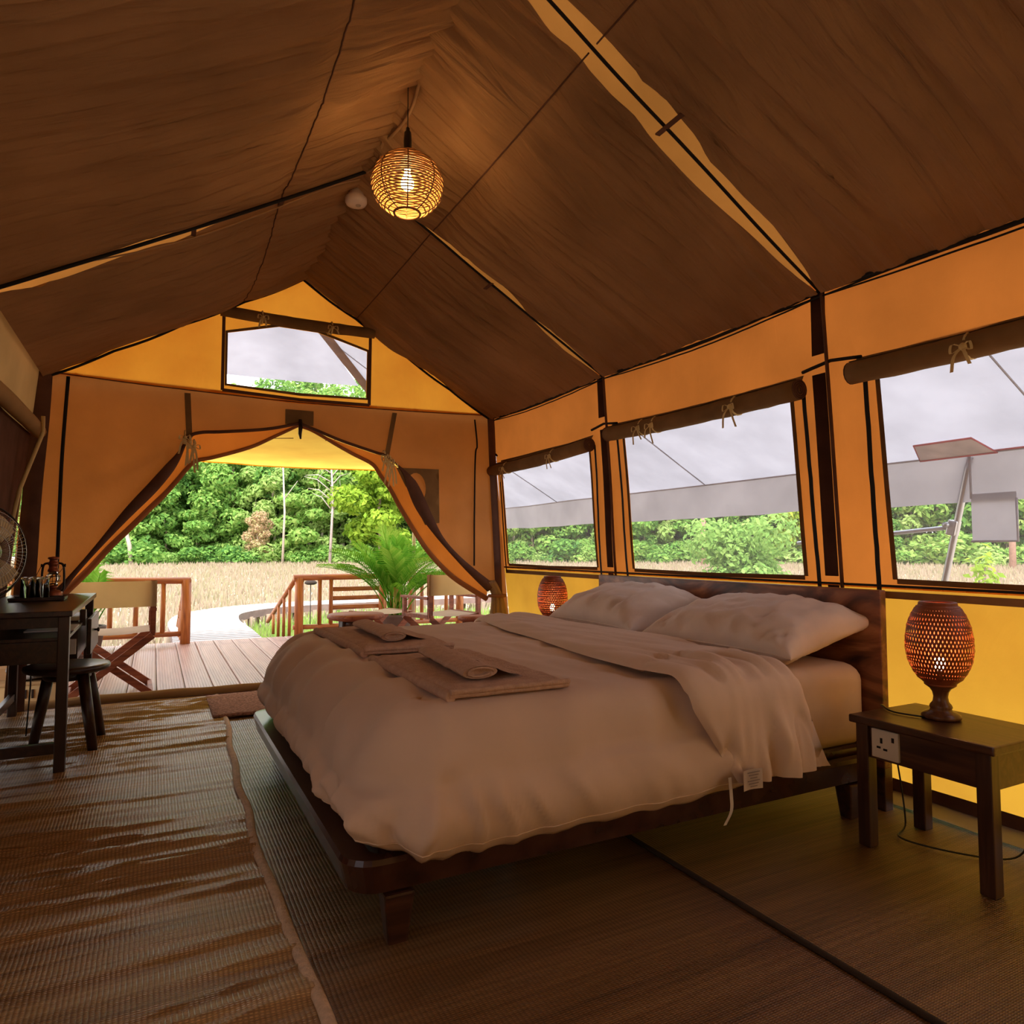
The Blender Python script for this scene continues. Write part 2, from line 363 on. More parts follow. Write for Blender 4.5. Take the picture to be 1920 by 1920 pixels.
def smooth_path(pts, n=8):
    """Catmull-Rom through the points"""
    P = [V(p) for p in pts]; P = [P[0] * 2 - P[1]] + P + [P[-1] * 2 - P[-2]]; o = []
    for k in range(1, len(P) - 2):
        p0, p1, p2, p3 = P[k - 1:k + 3]
        for j in range(n):
            t = j / n
            o.append(0.5 * ((2 * p1) + (p2 - p0) * t + (2 * p0 - 5 * p1 + 4 * p2 - p3) * t * t + (3 * p1 - p0 - 3 * p2 + p3) * t ** 3))
    o.append(P[-2]); return o

# ------------------------------------------------------------------ ground, floor and mats
YF, RX, RZ, EZ = 5.40, 0.97, 3.19, 2.22
FR = [-1.35, 0.34, 2.03, 3.70, 5.40]
def gh(x, y):
    r = math.hypot(x, y)
    return -0.6 + 0.6 * min(1, max(0, (r - 12) / 50)) + 0.05 * nz(x * 0.2, y * 0.2) * min(1, max(0, (r - 9) / 6))
b = B(); P = []
for i in range(0, 61):
    row = []
    for j in range(0, 61):
        x = -60 + 190 * (i / 60); y = -30 + 160 * (j / 60); row.append((x, y, gh(x, y)))
    P.append(row)
b.grid(P).build('field_ground', M['field'], kind='structure')
B().box((0.97, 1.95, -0.09), (3.9, 6.95, 0.16)).build('floor', M['slab'], kind='structure')

def reedmat(name, label, x0, x1, y0, y1, mat, amp, seed, xl=None, xr=None, z0=0.006):
    b = B(); P = []; ny, nx = int((y1 - y0) / 0.014), max(8, int((x1 - x0) / 0.05))
    for j in range(ny + 1):
        y = y0 + (y1 - y0) * j / ny; row = []
        a = xl(y) if xl else x0; c = xr(y) if xr else x1
        for i in range(nx + 1):
            x = a + (c - a) * i / nx
            yw = y + 0.10 * nz(x * 0.8, y * 0.7, seed + 5)
            r1 = (1 - abs(nz(x * 0.5, yw * 8, seed))) ** 7 * max(0, .25 + nz(x * .9, y * 1.3, seed + 8)) * 1.6; r2 = max(0, nz(x * 0.9, yw * 17, seed + 3))
            h = amp * (r1 + .6 * r2 + .35 * max(0, nz(x * 1.1, yw * 34, seed + 6)))
            row.append((x, y, z0 + h))
        P.append(row)
    o = b.grid(P).build(name, mat)
    tag(o, label, 'floor mat')
    return o
def seam1(y): return interp(y, [-1.2, 1.6, 1.9, 2.24, 2.77, 3.7, 4.56, 5.36], [0.36, 0.358, 0.358, 0.342, 0.343, 0.369, 0.414, 0.42]) + 0.006 * sin(y * 9) + 0.005 * nz(y * 3, 1.1)
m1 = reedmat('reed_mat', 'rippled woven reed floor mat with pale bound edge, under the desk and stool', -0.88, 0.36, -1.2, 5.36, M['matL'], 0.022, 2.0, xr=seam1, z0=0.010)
e1 = []
for k in range(180):
    y = -1.2 + 6.56 * k / 179; e1.append((seam1(y) + 0.0, y, 0.0155 + 0.004 * abs(nz(y * 4, 2.2))))
B().tube(e1, 0.016, 8, flat=(1, 0.55)).build('edge_binding', M['matedge'], m1)
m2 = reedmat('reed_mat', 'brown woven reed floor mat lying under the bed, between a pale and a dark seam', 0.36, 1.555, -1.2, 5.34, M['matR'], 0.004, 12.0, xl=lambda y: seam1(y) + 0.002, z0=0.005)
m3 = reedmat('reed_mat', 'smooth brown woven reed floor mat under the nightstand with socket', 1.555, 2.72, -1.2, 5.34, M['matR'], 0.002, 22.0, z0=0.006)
B().tube([(1.553 + 0.002 * sin(y * 3), y, 0.012) for y in np.linspace(-1.2, 5.34, 60)], 0.011, 8, flat=(1, 0.6)).build('edge_binding', M['matdark'], m2)
b = B(); P = []
for i in range(15):
    P.append([(0.345 + 0.66 * i / 14 - 0.004 * j / 14, 4.62 + 0.68 * j / 14 + 0.01 * i / 14, 0.032 + 0.004 * nz(i * .7, j * .7)) for j in range(15)])
b.grid(P)
dm = b.build('doormat', M['doormat']); sol = dm.modifiers.new('thick', 'SOLIDIFY'); sol.thickness = 0.014; sol.offset = -1
tag(dm, 'brown coir doormat beside the foot of the bed', 'doormat')
# threshold roll of canvas
b = B(); pts = []
for k in range(90):
    x = -0.85 + 3.6 * k / 89; pts.append((x, 5.44 + 0.02 * nz(x * 2.3, 4) + (0.06 if x < 0 else 0) * (-x), 0.032 + 0.012 * nz(x * 3.1, 7)))
rs = [0.036 + 0.008 * nz(p[0] * 4, 3) for p in pts]
b.tube(pts, rs, 10, flat=(1.0, 0.95)).build('trim_1', M['tan'], kind='structure')
B().tube([(x, 5.385 + 0.01 * nz(x * 3, 1), 0.012) for x in np.linspace(-0.8, 2.7, 50)], 0.012, 6).build('trim_2', M['brown'], kind='structure')

# ------------------------------------------------------------------ roof
def rp(side, s, y, d=0.0):
    """point on the roof: s from ridge 0 to eave 1, d below the cloth"""
    w_ = 1.64 if side > 0 else 1.67
    n = V((side * 0.97, 0, w_)).normalized()
    return V((RX + side * w_ * s, y, RZ - (RZ - EZ) * s)) - n * d
ceil = link('ceiling', bpy.data.meshes.new('ceiling'), None, kind='structure')
b = B()
for side in (-1, 1):
    b.grid([[rp(side, s, y, -0.035 - 0.02) for y in np.linspace(-1.5, YF + 0.12, 24)] for s in np.linspace(0, 1.03, 10)])
b.build('outer_canvas', M['roof'], ceil)
def liner_d(side, k, s, y):
    """how far the inner lining hangs below the roof plane: sag, soft folds and sharp creases"""
    t_ = (y - FR[k]) / (FR[k + 1] - FR[k])
    sag = 0.045 * (4 * t_ * (1 - t_)) * (0.35 + 0.65 * sin(pi * s))
    yw = y + 0.12 * nz(s * 1.1 + side * 9, y * 1.3, 3.3) + 0.10 * side * s
    ed = 1 + 1.0 * max(0, 1 - min(t_, 1 - t_) * 5) + 1.2 * max(0, 0.28 - s) * 3.5
    wv = nz(yw * 9, s * 1.3, side * 4 + k) + 0.55 * nz(yw * 21, s * 2.4, side * 2.5) + 0.3 * nz(yw * 45, s * 5, 8.1)
    rid = (1 - abs(nz(yw * 6.5, s * 1.1, side * 7 + k))) ** 6 * max(0, .4 + nz(s * 3, y * 2, side)) + .5 * (1 - abs(nz(yw * 14, s * 1.9, side * 3 + k))) ** 6
    return 0.034 + sag + (1 - .8 * math.exp(-((s - .268) / .035) ** 2)) * (0.027 * wv * ed + 0.044 * rid) * (0.35 + 0.65 * sin(pi * min(0.98, s + 0.06)))
for k in range(4):
    y0, y1 = FR[k], FR[k + 1]
    for side in (-1, 1):
        b = B(); P = []; ns, ny = 48, 170
        for i in range(ns + 1):
            s = i / ns; g = (max(0, sin(pi * min(1, s * 1.02 + 0.02)))) ** 0.6
            if side > 0:
                wlo = {0: .02, 1: .06, 2: .07, 3: .04}[k]; whi = {0: .03, 1: .07, 2: .030, 3: .004}[k]
                g2 = g * min(1, max(0, (s - .22) / .2))
                glo = 0.008 + wlo * (g2 if k == 3 else max(g, 0.55 if s < 0.5 else 0)); ghi = 0.008 + whi * (max(g, 0.5 if s < .5 else 0) if k == 1 else (g2 if k == 2 else g))
            else:
                gl = min(1, s * 1.15) ** 0.9 * (1 if s < .85 else max(0.25, (1 - s) / .15))
                wlo = {0: .0, 1: .0, 2: .0, 3: .13}[k]; whi = {0: .0, 1: .0, 2: .01, 3: .004}[k]
                glo = 0.002 + wlo * gl; ghi = 0.002 + whi * gl
            row = []
            for j in range(ny + 1):
                y = y0 + glo + (y1 - y0 - glo - ghi) * j / ny
                row.append(rp(side, s, y, liner_d(side, k, s, y)))
            P.append(row)
        b.grid(P).build('roof_panel', M['liner'], ceil)
# piping, seams and clips of the roof
b = B(); 
for k in (0, 1, 2, 3):
    for side in (-1, 1):
        b.tube([rp(side, s, FR[k] - (.065 if side < 0 and k == 3 else 0), (0.062 if side < 0 and k == 3 else .034) + 0.010 * sin(pi * s)) + V((0, 0.006 * nz(s * 5, k), 0)) for s in np.linspace(0, 1, 24)], 0.007 if side > 0 else (0.009 if k == 3 else .004), 6)
b.build('rafter_piping', M['black'], ceil)
b = B()
b.tube([(RX, y, RZ - 0.035 + 0.004 * nz(y * 4, 2)) for y in np.linspace(-1.3, YF, 60)], 0.008, 6)
b.build('ridge_piping', M['black'], ceil)
for side in (-1, 1):
    for k in range(4):
        y0, y1 = FR[k], FR[k + 1]; P = []
        for j in range(120):
            y = y0 + (y1 - y0) * (.015 + .97 * j / 119); P.append(rp(side, 0.268, y, liner_d(side, k, .268, y) + .002))
        B().tube(P, 0.0035, 5).build('lap_seam', M['brown'], ceil)
b = B()
def clip(side, s, y, w1, d=0.05):
    p0, p1 = rp(side, s, y - w1, d), rp(side, s, y + w1, d); b.bar(p0, p1, 0.022, 0.006)
clip(1, 0.475, 2.0, 0.075); clip(1, 0.505, 3.73, 0.05); clip(-1, 0.515, 3.77, 0.09); clip(-1, 0.265, 3.72, 0.05)
b.build('strap', M['brown'], ceil)
# cords under the roof
b = B(); cp = [rp(-1, 0.93, 3.62, .02), rp(-1, 0.75, 3.69, .06), rp(-1, 0.52, 3.79, .06), rp(-1, 0.28, 3.75, .06), rp(-1, 0.12, 3.72, .05), rp(-1, 0.02, 3.72, .06)]
b.tube(smooth_path(cp), 0.004, 6)
tag(b.build('light_cord', M['cable']), 'thin pale cord looped along the left roof streak', 'cord')
b = B(); b.tube(smooth_path([(0.99, 2.78, 3.13), (1.0, 2.95, 3.07), (0.99, 3.2, 3.09), (0.985, 3.33, 3.13), (1.0, 3.45, 3.085), (0.985, 3.62, 3.12), (0.975, 3.72, 3.15)]), 0.008, 6)
b.tube(smooth_path([(0.965, 1.2, 3.145), (0.975, 2.0, 3.14), (0.975, 2.78, 3.14), (0.972, 3.6, 3.145)]), 0.006, 6)
tag(b.build('power_cable', M['cable']), 'tan electric cable drooping along the tent ridge', 'cable')
b = B(); b.lathe([(0.0, 3.035), (0.03, 3.036), (0.055, 3.042), (0.062, 3.055), (0.062, 3.08), (0.05, 3.09), (0.03, 3.14)], (0.985, 3.86, 0), 28)
sd = b.build('smoke_detector', M['detector']); tag(sd, 'small round white smoke detector fixed under the tent ridge', 'smoke detector')
B().lathe([(0.0, 3.030), (0.014, 3.031), (0.016, 3.038)], (0.995, 3.85, 0), 16).build('sensor_cap', simple('sensor_grey', (0.5, 0.4, 0.36), 0.5), sd)

# ------------------------------------------------------------------ right wall
def rw(y, z, d=0.0):
    """right wall, leaning out to its foot; d into the room"""
    bulge = 0.012 * nz(y * 1.7, z * 1.5, 5) + 0.004 * nz(y * 9, z * 1.2, 2)
    return V((2.81 - 0.09 * z - d - bulge, y, z))
WIN = {1: (3.96, 5.30), 2: (2.25, 3.545), 3: (0.52, 1.80), 4: (-1.1, 0.12)}
def wpoly(n, e=0.0):
    y0, y1 = WIN[n]; zt = 1.80
    return [(y0 - e, 0.925 - e), ((y0 + y1) / 2, 0.925 - e - 0.006), (y1 + e, 0.925 - e), (y1 + e, zt + e), (y0 - e, zt + e)]
eave = [(y, EZ + 0.01 - 0.03 * sin(pi * ((y - FR[k]) / (FR[k + 1] - FR[k])))) for k in range(4) for y in np.linspace(FR[k], FR[k + 1], 9)[:-1]] + [(YF, EZ + 0.01)]
wr_ = sheet('wall_right', [(-1.35, 0.885), (YF, 0.885)] + [(y, z + 0.02) for y, z in eave[::-1]], [wpoly(n) for n in WIN], rw, M['orange'], kind='structure', step=0.055)
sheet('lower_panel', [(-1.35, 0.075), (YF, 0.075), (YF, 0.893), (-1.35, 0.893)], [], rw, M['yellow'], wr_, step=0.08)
b = B(); b.tube([rw(y, z - .035, 0.020) for y, z in dense(eave, 0.05)[:-1] if y < 5.4], 0.009, 6)
b.tube([rw(y, z - 0.056, 0.016) for y, z in dense(eave, 0.05)[:-1] if y < 5.4], 0.004, 6)
b.build('trim_3', M['black'], kind='structure')
P = [[rw(y, z, 0.012) for z in np.linspace(0.028, 0.088, 3)] for y in np.linspace(-1.35, 5.38, 60)]
B().grid(P).build('baseboard_right', M['brown'], kind='structure')
P = [[(2.69 + 0.12 * k / 3 + 0.006 * nz(y * 5, k), y, 0.014 + 0.012 * abs(nz(y * 4, k * 2)) + 0.02 * k / 3) for k in range(4)] for y in np.linspace(-1.35, 5.38, 90)]
B().grid(P).build('trim_4', M['grey'], kind='structure')
# horizontal cords and straps on the wall
b = B()
b.tube([rw(y, 0.897, 0.010) for y in np.linspace(-1.3, 5.38, 90)], 0.006, 6)
for (ya, yb) in ((3.60, 3.90), (2.17, 1.87), (5.42, 5.36), (0.3, 0.1)):
    b.tube([rw(y, 1.885 - 0.02 * abs(k - 3) / 3, 0.010) for k, y in enumerate(np.linspace(ya, yb, 7))], 0.008, 6)
b.build('trim_5', M['black'], kind='structure')
def ribbon(pts, wdt, thick, across):
    """flat band along pts"""
    b = B(); a = V(across).normalized(); P = []
    pts = [V(p) for p in pts]
    P = [[p - a * wdt / 2, p + a * wdt / 2] for p in pts]
    q = B().grid(P); bm = q.bm
    bmesh.ops.solidify(bm, geom=bm.faces[:], thickness=thick); return q
for (yt, yb, zt, zb, w_) in ((2.055, 2.075, 2.19, 1.925, .075), (2.085, 2.105, 1.84, 0.93, .07), (3.745, 3.765, 2.19, 1.93, .075), (3.765, 3.80, 1.85, 0.93, .07), (2.10, 2.11, .89, .0, .06), (3.80, 3.81, .89, .0, .06)):
    ribbon([rw(yt + (yb - yt) * k / 8, zt + (zb - zt) * k / 8, 0.010) for k in range(9)], w_, 0.006, (0, 1, 0)).build('trim_6', M['brown'], kind='structure')
for (yt, zt, yb, zb) in ((2.03, 2.22, 2.055, 0.88), (3.705, 2.22, 3.745, 0.88)):
    B().tube([rw(yt + (yb - yt) * k / 10, zt + (zb - zt) * k / 10, 0.014) for k in range(11)], 0.009, 6).build('trim_7', M['brown'], kind='structure')

def tie(p, parent, seed, mat='tie', down=0.09, into=(-1, 0, 0), along=(0, 1, 0)):
    """knotted tape: a loop round the roll and two hanging ends"""
    rnd = random.Random(seed); p = V(p); i_ = V(into); a_ = V(along); b = B()
    def tape(pts, w_=0.013):
        pts = smooth_path(pts, 5); P = [[q - a_ * w_ / 2, q + a_ * w_ / 2] for q in pts]; b.grid(P)
    b.tube([p + i_ * 0.046 * cos(q) + V((0, 0, 0.046 * sin(q))) for q in np.linspace(0.3, 2 * pi - 0.3, 14)], 0.006, 6, flat=(1, 1))
    b.lathe([(0.004, -0.014), (0.014, -0.006), (0.014, 0.006), (0.004, 0.014)], p + i_ * 0.052 + V((0, 0, -0.01)), 8)
    q = p + i_ * 0.055 + V((0, 0, -0.01))
    for sgn in (-1, 1):
        dd = down * rnd.uniform(0.75, 1.25); dx = sgn * rnd.uniform(0.02, 0.05)
        tape([q, q + a_ * dx * 0.6 + V((0, 0, -dd * 0.4)) + i_ * 0.012, q + a_ * dx + V((0, 0, -dd))])
        tape([q, q + a_ * sgn * 0.03 + V((0, 0, 0.012)) + i_ * .012, q + a_ * sgn * 0.035 + V((0, 0, -0.02)) + i_ * .01, q], 0.010)
    b.build('tie', M[mat], parent)
def frame_strip(pl, fn, wdt, name, mat, parent, d=0.006):
    pl = dense(pl, 0.12); c = V((sum(p[0] for p in pl) / len(pl), sum(p[1] for p in pl) / len(pl)))
    P = []
    for p in pl + [pl[0]]:
        v = V(p); o_ = V((math.copysign(wdt, v.x - c.x) if abs(v.x - c.x) > 0 else 0, math.copysign(wdt, v.y - c.y)))
        P.append((v, o_))
    b = B(); n = len(pl)
    for k in range(n):
        a, ao = P[k]; e, eo = P[(k + 1) % n]
        horiz = abs(a.x - e.x) > abs(a.y - e.y)
        nrm = V((0, 1)) if horiz else V((1, 0))
        s_ = 1 if ((a + e) / 2 - c).dot(nrm) > 0 else -1
        q = nrm * s_ * wdt; i2 = -nrm * s_ * 0.004
        b.grid([[fn(*(a + i2), d), fn(*(a + q), d)], [fn(*(e + i2), d), fn(*(e + q), d)]], smooth=False)
    bmesh.ops.solidify(b.bm, geom=b.bm.faces[:], thickness=0.004)
    return b.build(name, mat, parent)
rolls = {1: (3.885, 5.41, 1.76, 1.735), 2: (2.165, 3.665, 1.782, 1.80), 3: (0.45, 1.895, 1.80, 1.795), 4: (-1.2, 0.2, 1.8, 1.8)}
zips = {1: [(3.88, 3.912), (5.34, 5.345)], 2: [(2.176, 2.175), (3.61, 3.614)], 3: [(1.861, 1.881), (0.46, 0.46)], 4: [(0.17, 0.18)]}
for n in WIN:
    y0, y1 = WIN[n]
    me_poly = wpoly(n, 0.004)
    wroot = thing('window_%d' % n, None, None, (0, 0, 0)); wroot['kind'] = 'structure'
    sheet('mesh_pane', me_poly, [], lambda y, z: V((2.81 - 0.09 * z + 0.004, y, z)), M['pane'], wroot, step=0.4)
    frame_strip(wpoly(n), lambda y, z, d: rw(y, z, d), 0.018, 'pane_border', M['roller'], wroot)
    b = B()
    for (zt, zb) in zips[n]:
        for k in range(1):
            pts = [rw(zt + (zb - zt) * k2 / 14 + 0.004 * nz(k2 * .8, n + zt), 1.76 + (0.865 - 1.76) * k2 / 14, 0.010) for k2 in range(15)]
            P = [[p - V((0, .011, 0)), p + V((0, .011, 0))] for p in pts]; b.grid(P)
    b.build('zip_tape', M['black'], wroot)
    P = [[rw(y, z, 0.009) for z in (0.845, 0.875)] for y in np.linspace(y0 - 0.06, y1 + 0.06, 20)]
    B().grid(P).build('hem_band', M['roller'], wroot)
    ra, rb, za, zb = rolls[n]; rr = 0.047
    pts = [V((2.81 - 0.09 * 1.78 - 0.045, ra + (rb - ra) * k / 24, za + (zb - za) * k / 24 - 0.012 * sin(pi * k / 24) + 0.002 * nz(k * .9, n))) for k in range(25)]
    roll = B().tube(pts, [rr * (1 + 0.08 * nz(k * .6, n + 3)) for k in range(25)], 14).build('rolled_flap', M['roller'], wroot)
    P = [[V((2.81 - 0.09 * 1.83 - 0.004, p.y, p.z + 0.07)), p + V((0.02, 0, rr * .8)), p + V((-0.02, 0, rr))] for p in pts]
    B().grid(P).build('flap_top', M['roller'], roll)
    b = B()
    for e, q in ((pts[0], -1), (pts[-1], 1)):
        for r_ in (0.044, 0.034, 0.024, 0.013):
            b.tube([e + V((r_ * cos(a), q * 0.004, r_ * sin(a))) for a in np.linspace(0, 2 * pi, 16)[:-1]], 0.004, 5, close=True)
    b.build('roll_spiral', M['brown'], roll)
    for k, f in enumerate({1: (0.30, 0.82), 2: (0.25, 0.76, .70), 3: (0.24, 0.7), 4: (.5,)}[n]):
        tie(pts[int(f * 24)], wroot, n * 10 + k)

# ------------------------------------------------------------------ front wall
def fw(x, z, d=0.0):
    return V((x, YF - d + 0.010 * nz(x * 2, z * 2, 1) + 0.004 * nz(x * 8, z * 2.0, 6), z))
TIEL, TIER = V((0.20, 1.845)), V((1.65, 1.80))
def fwl(x, z):
    """door wall: pleats run out from the two ties"""
    d = 0
    for T, sg in ((TIEL, -1), (TIER, 1)):
        q = V((x, z)) - T; r = q.length
        if q.x * sg > -0.02 and r > 1e-3:
            a = math.atan2(q.y, q.x * sg)
            env = math.exp(-((a + 0.75) / 0.55) ** 2) * min(1, r / 0.12) * math.exp(-r / 0.75)
            d += 0.03 * sin(a * 17 + 1.5 * nz(a * 3, r)) * env
    return fw(x, z, d - .006)
slope_r = [(RX + 1.64 * s, RZ - 0.97 * s - 0.02 - 0.035 * abs(sin(pi * s * 4)) * 0.35) for s in np.linspace(0, 1, 25)]
slope_l = [(RX - 1.67 * s, RZ - 0.97 * s - 0.02 - 0.035 * abs(sin(pi * s * 4)) * 0.35) for s in np.linspace(0, 1, 25)]
PANE = [(0.44, 2.645), (0.80, 2.745), (1.09, 2.74), (1.48, 2.64), (1.48, 2.265), (0.96, 2.25), (0.44, 2.265)]
wf = sheet('wall_front', [(x, z + .015) for x, z in slope_l[::-1]] + [(x, z + .015) for x, z in slope_r[1:]] + [(RX, 2.168)], [PANE], lambda x, z: fw(x, z + 0.0), M['gable'], kind='structure', step=0.05)
innerL = [(0.96, 2.012), (0.724, 1.950), (0.429, 1.905), (0.265, 1.885), (0.195, 1.84), (0.118, 1.684), (-0.011, 1.496), (-0.169, 1.299), (-0.32, 1.093), (-0.467, 0.891), (-0.56, 0.76)]
outerL = [(0.96, 2.005), (0.809, 1.920), (0.62, 1.816), (0.368, 1.724), (0.25, 1.69), (0.19, 1.63), (0.133, 1.549), (0.054, 1.443), (-0.024, 1.352), (-0.155, 1.20), (-0.282, 1.055), (-0.402, 0.90), (-0.58, 0.70)]
innerR = [(0.96, 2.012), (1.119, 1.957), (1.285, 1.900), (1.543, 1.83), (1.65, 1.80), (1.79, 1.688), (1.869, 1.568), (1.944, 1.412), (2.039, 1.254), (2.145, 1.11), (2.325, 0.931), (2.58, 0.72)]
outerR = [(0.96, 2.005), (1.071, 1.975), (1.255, 1.880), (1.387, 1.815), (1.55, 1.74), (1.62, 1.65), (1.70, 1.545), (1.80, 1.375), (1.917, 1.196), (2.021, 1.05), (2.156, 0.905), (2.303, 0.785), (2.58, 0.62)]
def cr(pts, n=6): return [(p.x, p.y) for p in smooth_path([V((a, c, 0)) for a, c in pts], n)]
iL, oL, iR, oR = cr(innerL), cr(outerL), cr(innerR), cr(outerR)
sheet('door_panel', [(-0.72, 2.235), (RX, 2.200), (2.612, 2.235), (2.775, 0.40), (2.815, 0.02), (2.70, 0.02), (2.66, 0.5)] + iR[::-1] + iL[1:] + [(-0.82, 0.62)], [], fwl, M['front'], wf, step=0.042)
b = B()
for sl in (slope_l, slope_r): b.tube([fw(x, z - 0.035, 0.016) for x, z in sl], 0.009, 6)
b.build('trim_8', M['black'], kind='structure')
b = B(); b.tube([fw(x, 2.178 + 0.045 * ((x - RX) / 1.65) ** 2, 0.008) for x in np.linspace(-0.7, 2.6, 40)], 0.004, 5)
b.build('trim_9', M['brown'], kind='structure')
for zl, w_, nm in (([(-0.54, 2.20), (-0.56, 1.65), (-0.565, 1.01), (-0.57, 0.78)], 0.012, 'trim_10'), ([(2.43, 2.17), (2.455, 1.95), (2.44, 1.86), (2.43, 1.4), (2.43, 0.91)], 0.007, 'trim_11')):
    B().tube([fw(p.x, p.y, 0.012) for p in smooth_path([V((a, c, 0)) for a, c in zl])], w_, 6).build(nm, M['black'], kind='structure')
# corner posts in brown canvas covers
b = B(); P = []
for k in range(14):
    t_ = k / 13; z = 2.22 + (0.0 - 2.22) * t_; xc = -0.68 - 0.09 * t_; P.append([fw(xc - 0.055, z, 0.02), fw(xc, z, 0.05), fw(xc + 0.055 + .004 * sin(k), z, 0.02)])
b.grid(P).build('trim_12', M['brown'], kind='structure')
b = B(); P = []
for k in range(14):
    t_ = k / 13; z = 2.19 + (0.0 - 2.19) * t_; xc = 2.585 + 0.115 * t_ - 0.0 ; P.append([fw(xc - 0.035, z, 0.015), fw(xc, z, 0.04), fw(xc + 0.03, z, 0.02)])
b.grid(P).build('trim_13', M['brown'], kind='structure')
b = B(); b.grid([[fw(x, z, 0.016) for x in np.linspace(0.855, 1.065, 5)] for z in (2.0, 2.05, 2.115)])
b.build('trim_14', M['roller'], kind='structure')
# gable window
gw = thing('window_5', None, None); gw['kind'] = 'structure'
sheet('mesh_pane', PANE, [], lambda x, z: V((x, YF + 0.004, z)), M['mesh_pane'], gw, step=0.3)
def band(pl, wdt, d, close=True):
    b = B(); pts = [V(p) for p in pl]; n = len(pts); c = sum(pts, V((0, 0))) / n; P = []
    for k in range(n + (1 if close else 0)):
        p = pts[k % n]; a = pts[(k - 1) % n]; e = pts[(k + 1) % n]
        t1 = (p - a).normalized(); t2 = (e - p).normalized(); nn = V((t1.y + t2.y, -t1.x - t2.x)); nn.normalize()
        if nn.dot(p - c) < 0: nn = -nn
        q = p + nn * wdt / max(0.4, nn.dot(V((t1.y, -t1.x)).normalized()) if abs(nn.dot(V((t1.y, -t1.x)))) > .4 else .6) if False else p + nn * wdt
        P.append([fw(p.x, p.y, d), fw(q.x, q.y, d)])
    b.grid(P, smooth=False); return b
band(PANE, 0.022, 0.008).build('pane_border', M['roller'], gw)
b = B()
fr_ = [(0.41, 2.80), (0.41, 2.215), (0.96, 2.198), (1.505, 2.21), (1.505, 2.79)]
for a, c in zip(fr_, fr_[1:]): b.bar(fw(*a, 0.008), fw(*c, 0.008), 0.012, 0.022, upv=(1, 0, 0) if a[0] == c[0] else (0, 0, 1))
b.build('zip_frame', M['brown'], gw)
pts = [V((0.385 + 1.14 * k / 20, YF - 0.05, 2.79 - 0.012 * sin(pi * k / 20) - 0.005 * k / 20)) for k in range(21)]
roll = B().tube(pts, [0.042 * (1 + 0.08 * nz(k * .7, 9)) for k in range(21)], 12).build('rolled_flap', M['roller'], gw)
B().grid([[p + V((0, .045, .05)), p + V((0, 0, .042)), p + V((0, -.03, .02))] for p in pts]).build('flap_top', M['roller'], roll)
for k, f in enumerate((0.27, 0.73)): tie(pts[int(20 * f)], gw, 70 + k, into=(0, -1, 0), along=(1, 0, 0), down=0.07)
# door flaps: the outer layer, its rolled dark edge and the ties
for nm, I, O, T, sg, lab in (('door_flap', iL, oL, TIEL, -1, 'orange canvas door flap swept back to the desk side, dark rolled edge'), ('door_flap', iR, oR, TIER, 1, 'orange canvas door flap swept back to the corner post by the lamp')):
    r = thing(nm, lab, 'door flap', (I[0][0] + sg * 0.8, YF + 0.04, 0.9))
    sheet('outer_layer', I + O[::-1][:-1], [], lambda x, z: V((x, YF + 0.045 + 0.01 * nz(x * 4, z * 4), z)), M['orange'], r, step=0.04)
    n = len(I)
    ip = [fw(x, z, 0.02 + 0.0) for x, z in I]; rad = [0.012 + (0.027 if sg < 0 else .042) * min(1, max(0, (k - n * 0.40) / (n * .12))) for k in range(n)]
    rad = [q * (0.7 + .3 * cos((k - n * .6) * .2)) if k > n * .4 else q for k, q in enumerate(rad)]
    B().tube(ip, rad, 10, flat=(0.75, 1.0)).build('rolled_edge', M['brown'], r)
    op = [V((x, YF + 0.05, z)) for x, z in O]
    B().tube(op, [0.012 + 0.012 * min(1, k / len(op)) for k in range(len(op))], 8).build('hem_edge', M['front'], r)
    tp = fw(T.x, T.y, 0.03)
    for q in range(3): tie(tp + V((0.03 * (q - 1), 0, -0.03 * q)), r, 90 + q + sg, into=(0, -1, 0), along=(1, 0, 0), down=0.2 if q == 1 else .15)
    st = (0.18, 2.165) if sg < 0 else (1.715, 2.165)
    B().grid([[fw(st[0] + (T.x - st[0]) * k / 6 - 0.02, st[1] + (T.y - st[1]) * k / 6, .014), fw(st[0] + (T.x - st[0]) * k / 6 + 0.02, st[1] + (T.y - st[1]) * k / 6, .014)] for k in range(7)]).build('tie_strap', M['roller'], r)
    # gathered bundle hanging at the corner
    if sg < 0: continue
    ex = I[-1]; b = B(); bx = ex[0] + sg * 0.06
    for q in range(5):
        o_ = (q - 2) * 0.028
        b.tube(smooth_path([(ex[0] + o_ * .3, YF - 0.02, ex[1] + 0.05), (bx + o_ * .5, YF - 0.03 - .01 * (q % 2), ex[1] - 0.08), (bx + o_ * 1.3 + sg * .02, YF - 0.02, 0.35), (bx + o_ * 1.6 + sg * .03, YF + 0.0, 0.02)], 5), [0.03, .03, .028, .026, .024] + [0.026 + .001 * k for k in range(11)], 8)
    b.build('hanging_bundle', M['tan'] if sg > 0 else M['front'], r)
    b = B(); b.tube([V((bx + 0.075 * cos(a), YF - 0.03 + 0.055 * sin(a), ex[1] - 0.07)) for a in np.linspace(0, 2 * pi, 18)[:-1]], 0.014, 6, close=True)
    b.build('gather_tie', M['front'], r)
# brass hook at the door apex
b = B(); b.tube([(0.965, YF - 0.03, 2.04), (0.965, YF - .035, 1.98), (0.962, YF - .035, 1.93), (0.968, YF - .03, 1.89)], [.012, .016, .013, .006], 8)
tag(b.build('zip_pull', M['dmetal']), 'dark zip pull hanging at the peak of the doorway', 'zip pull')
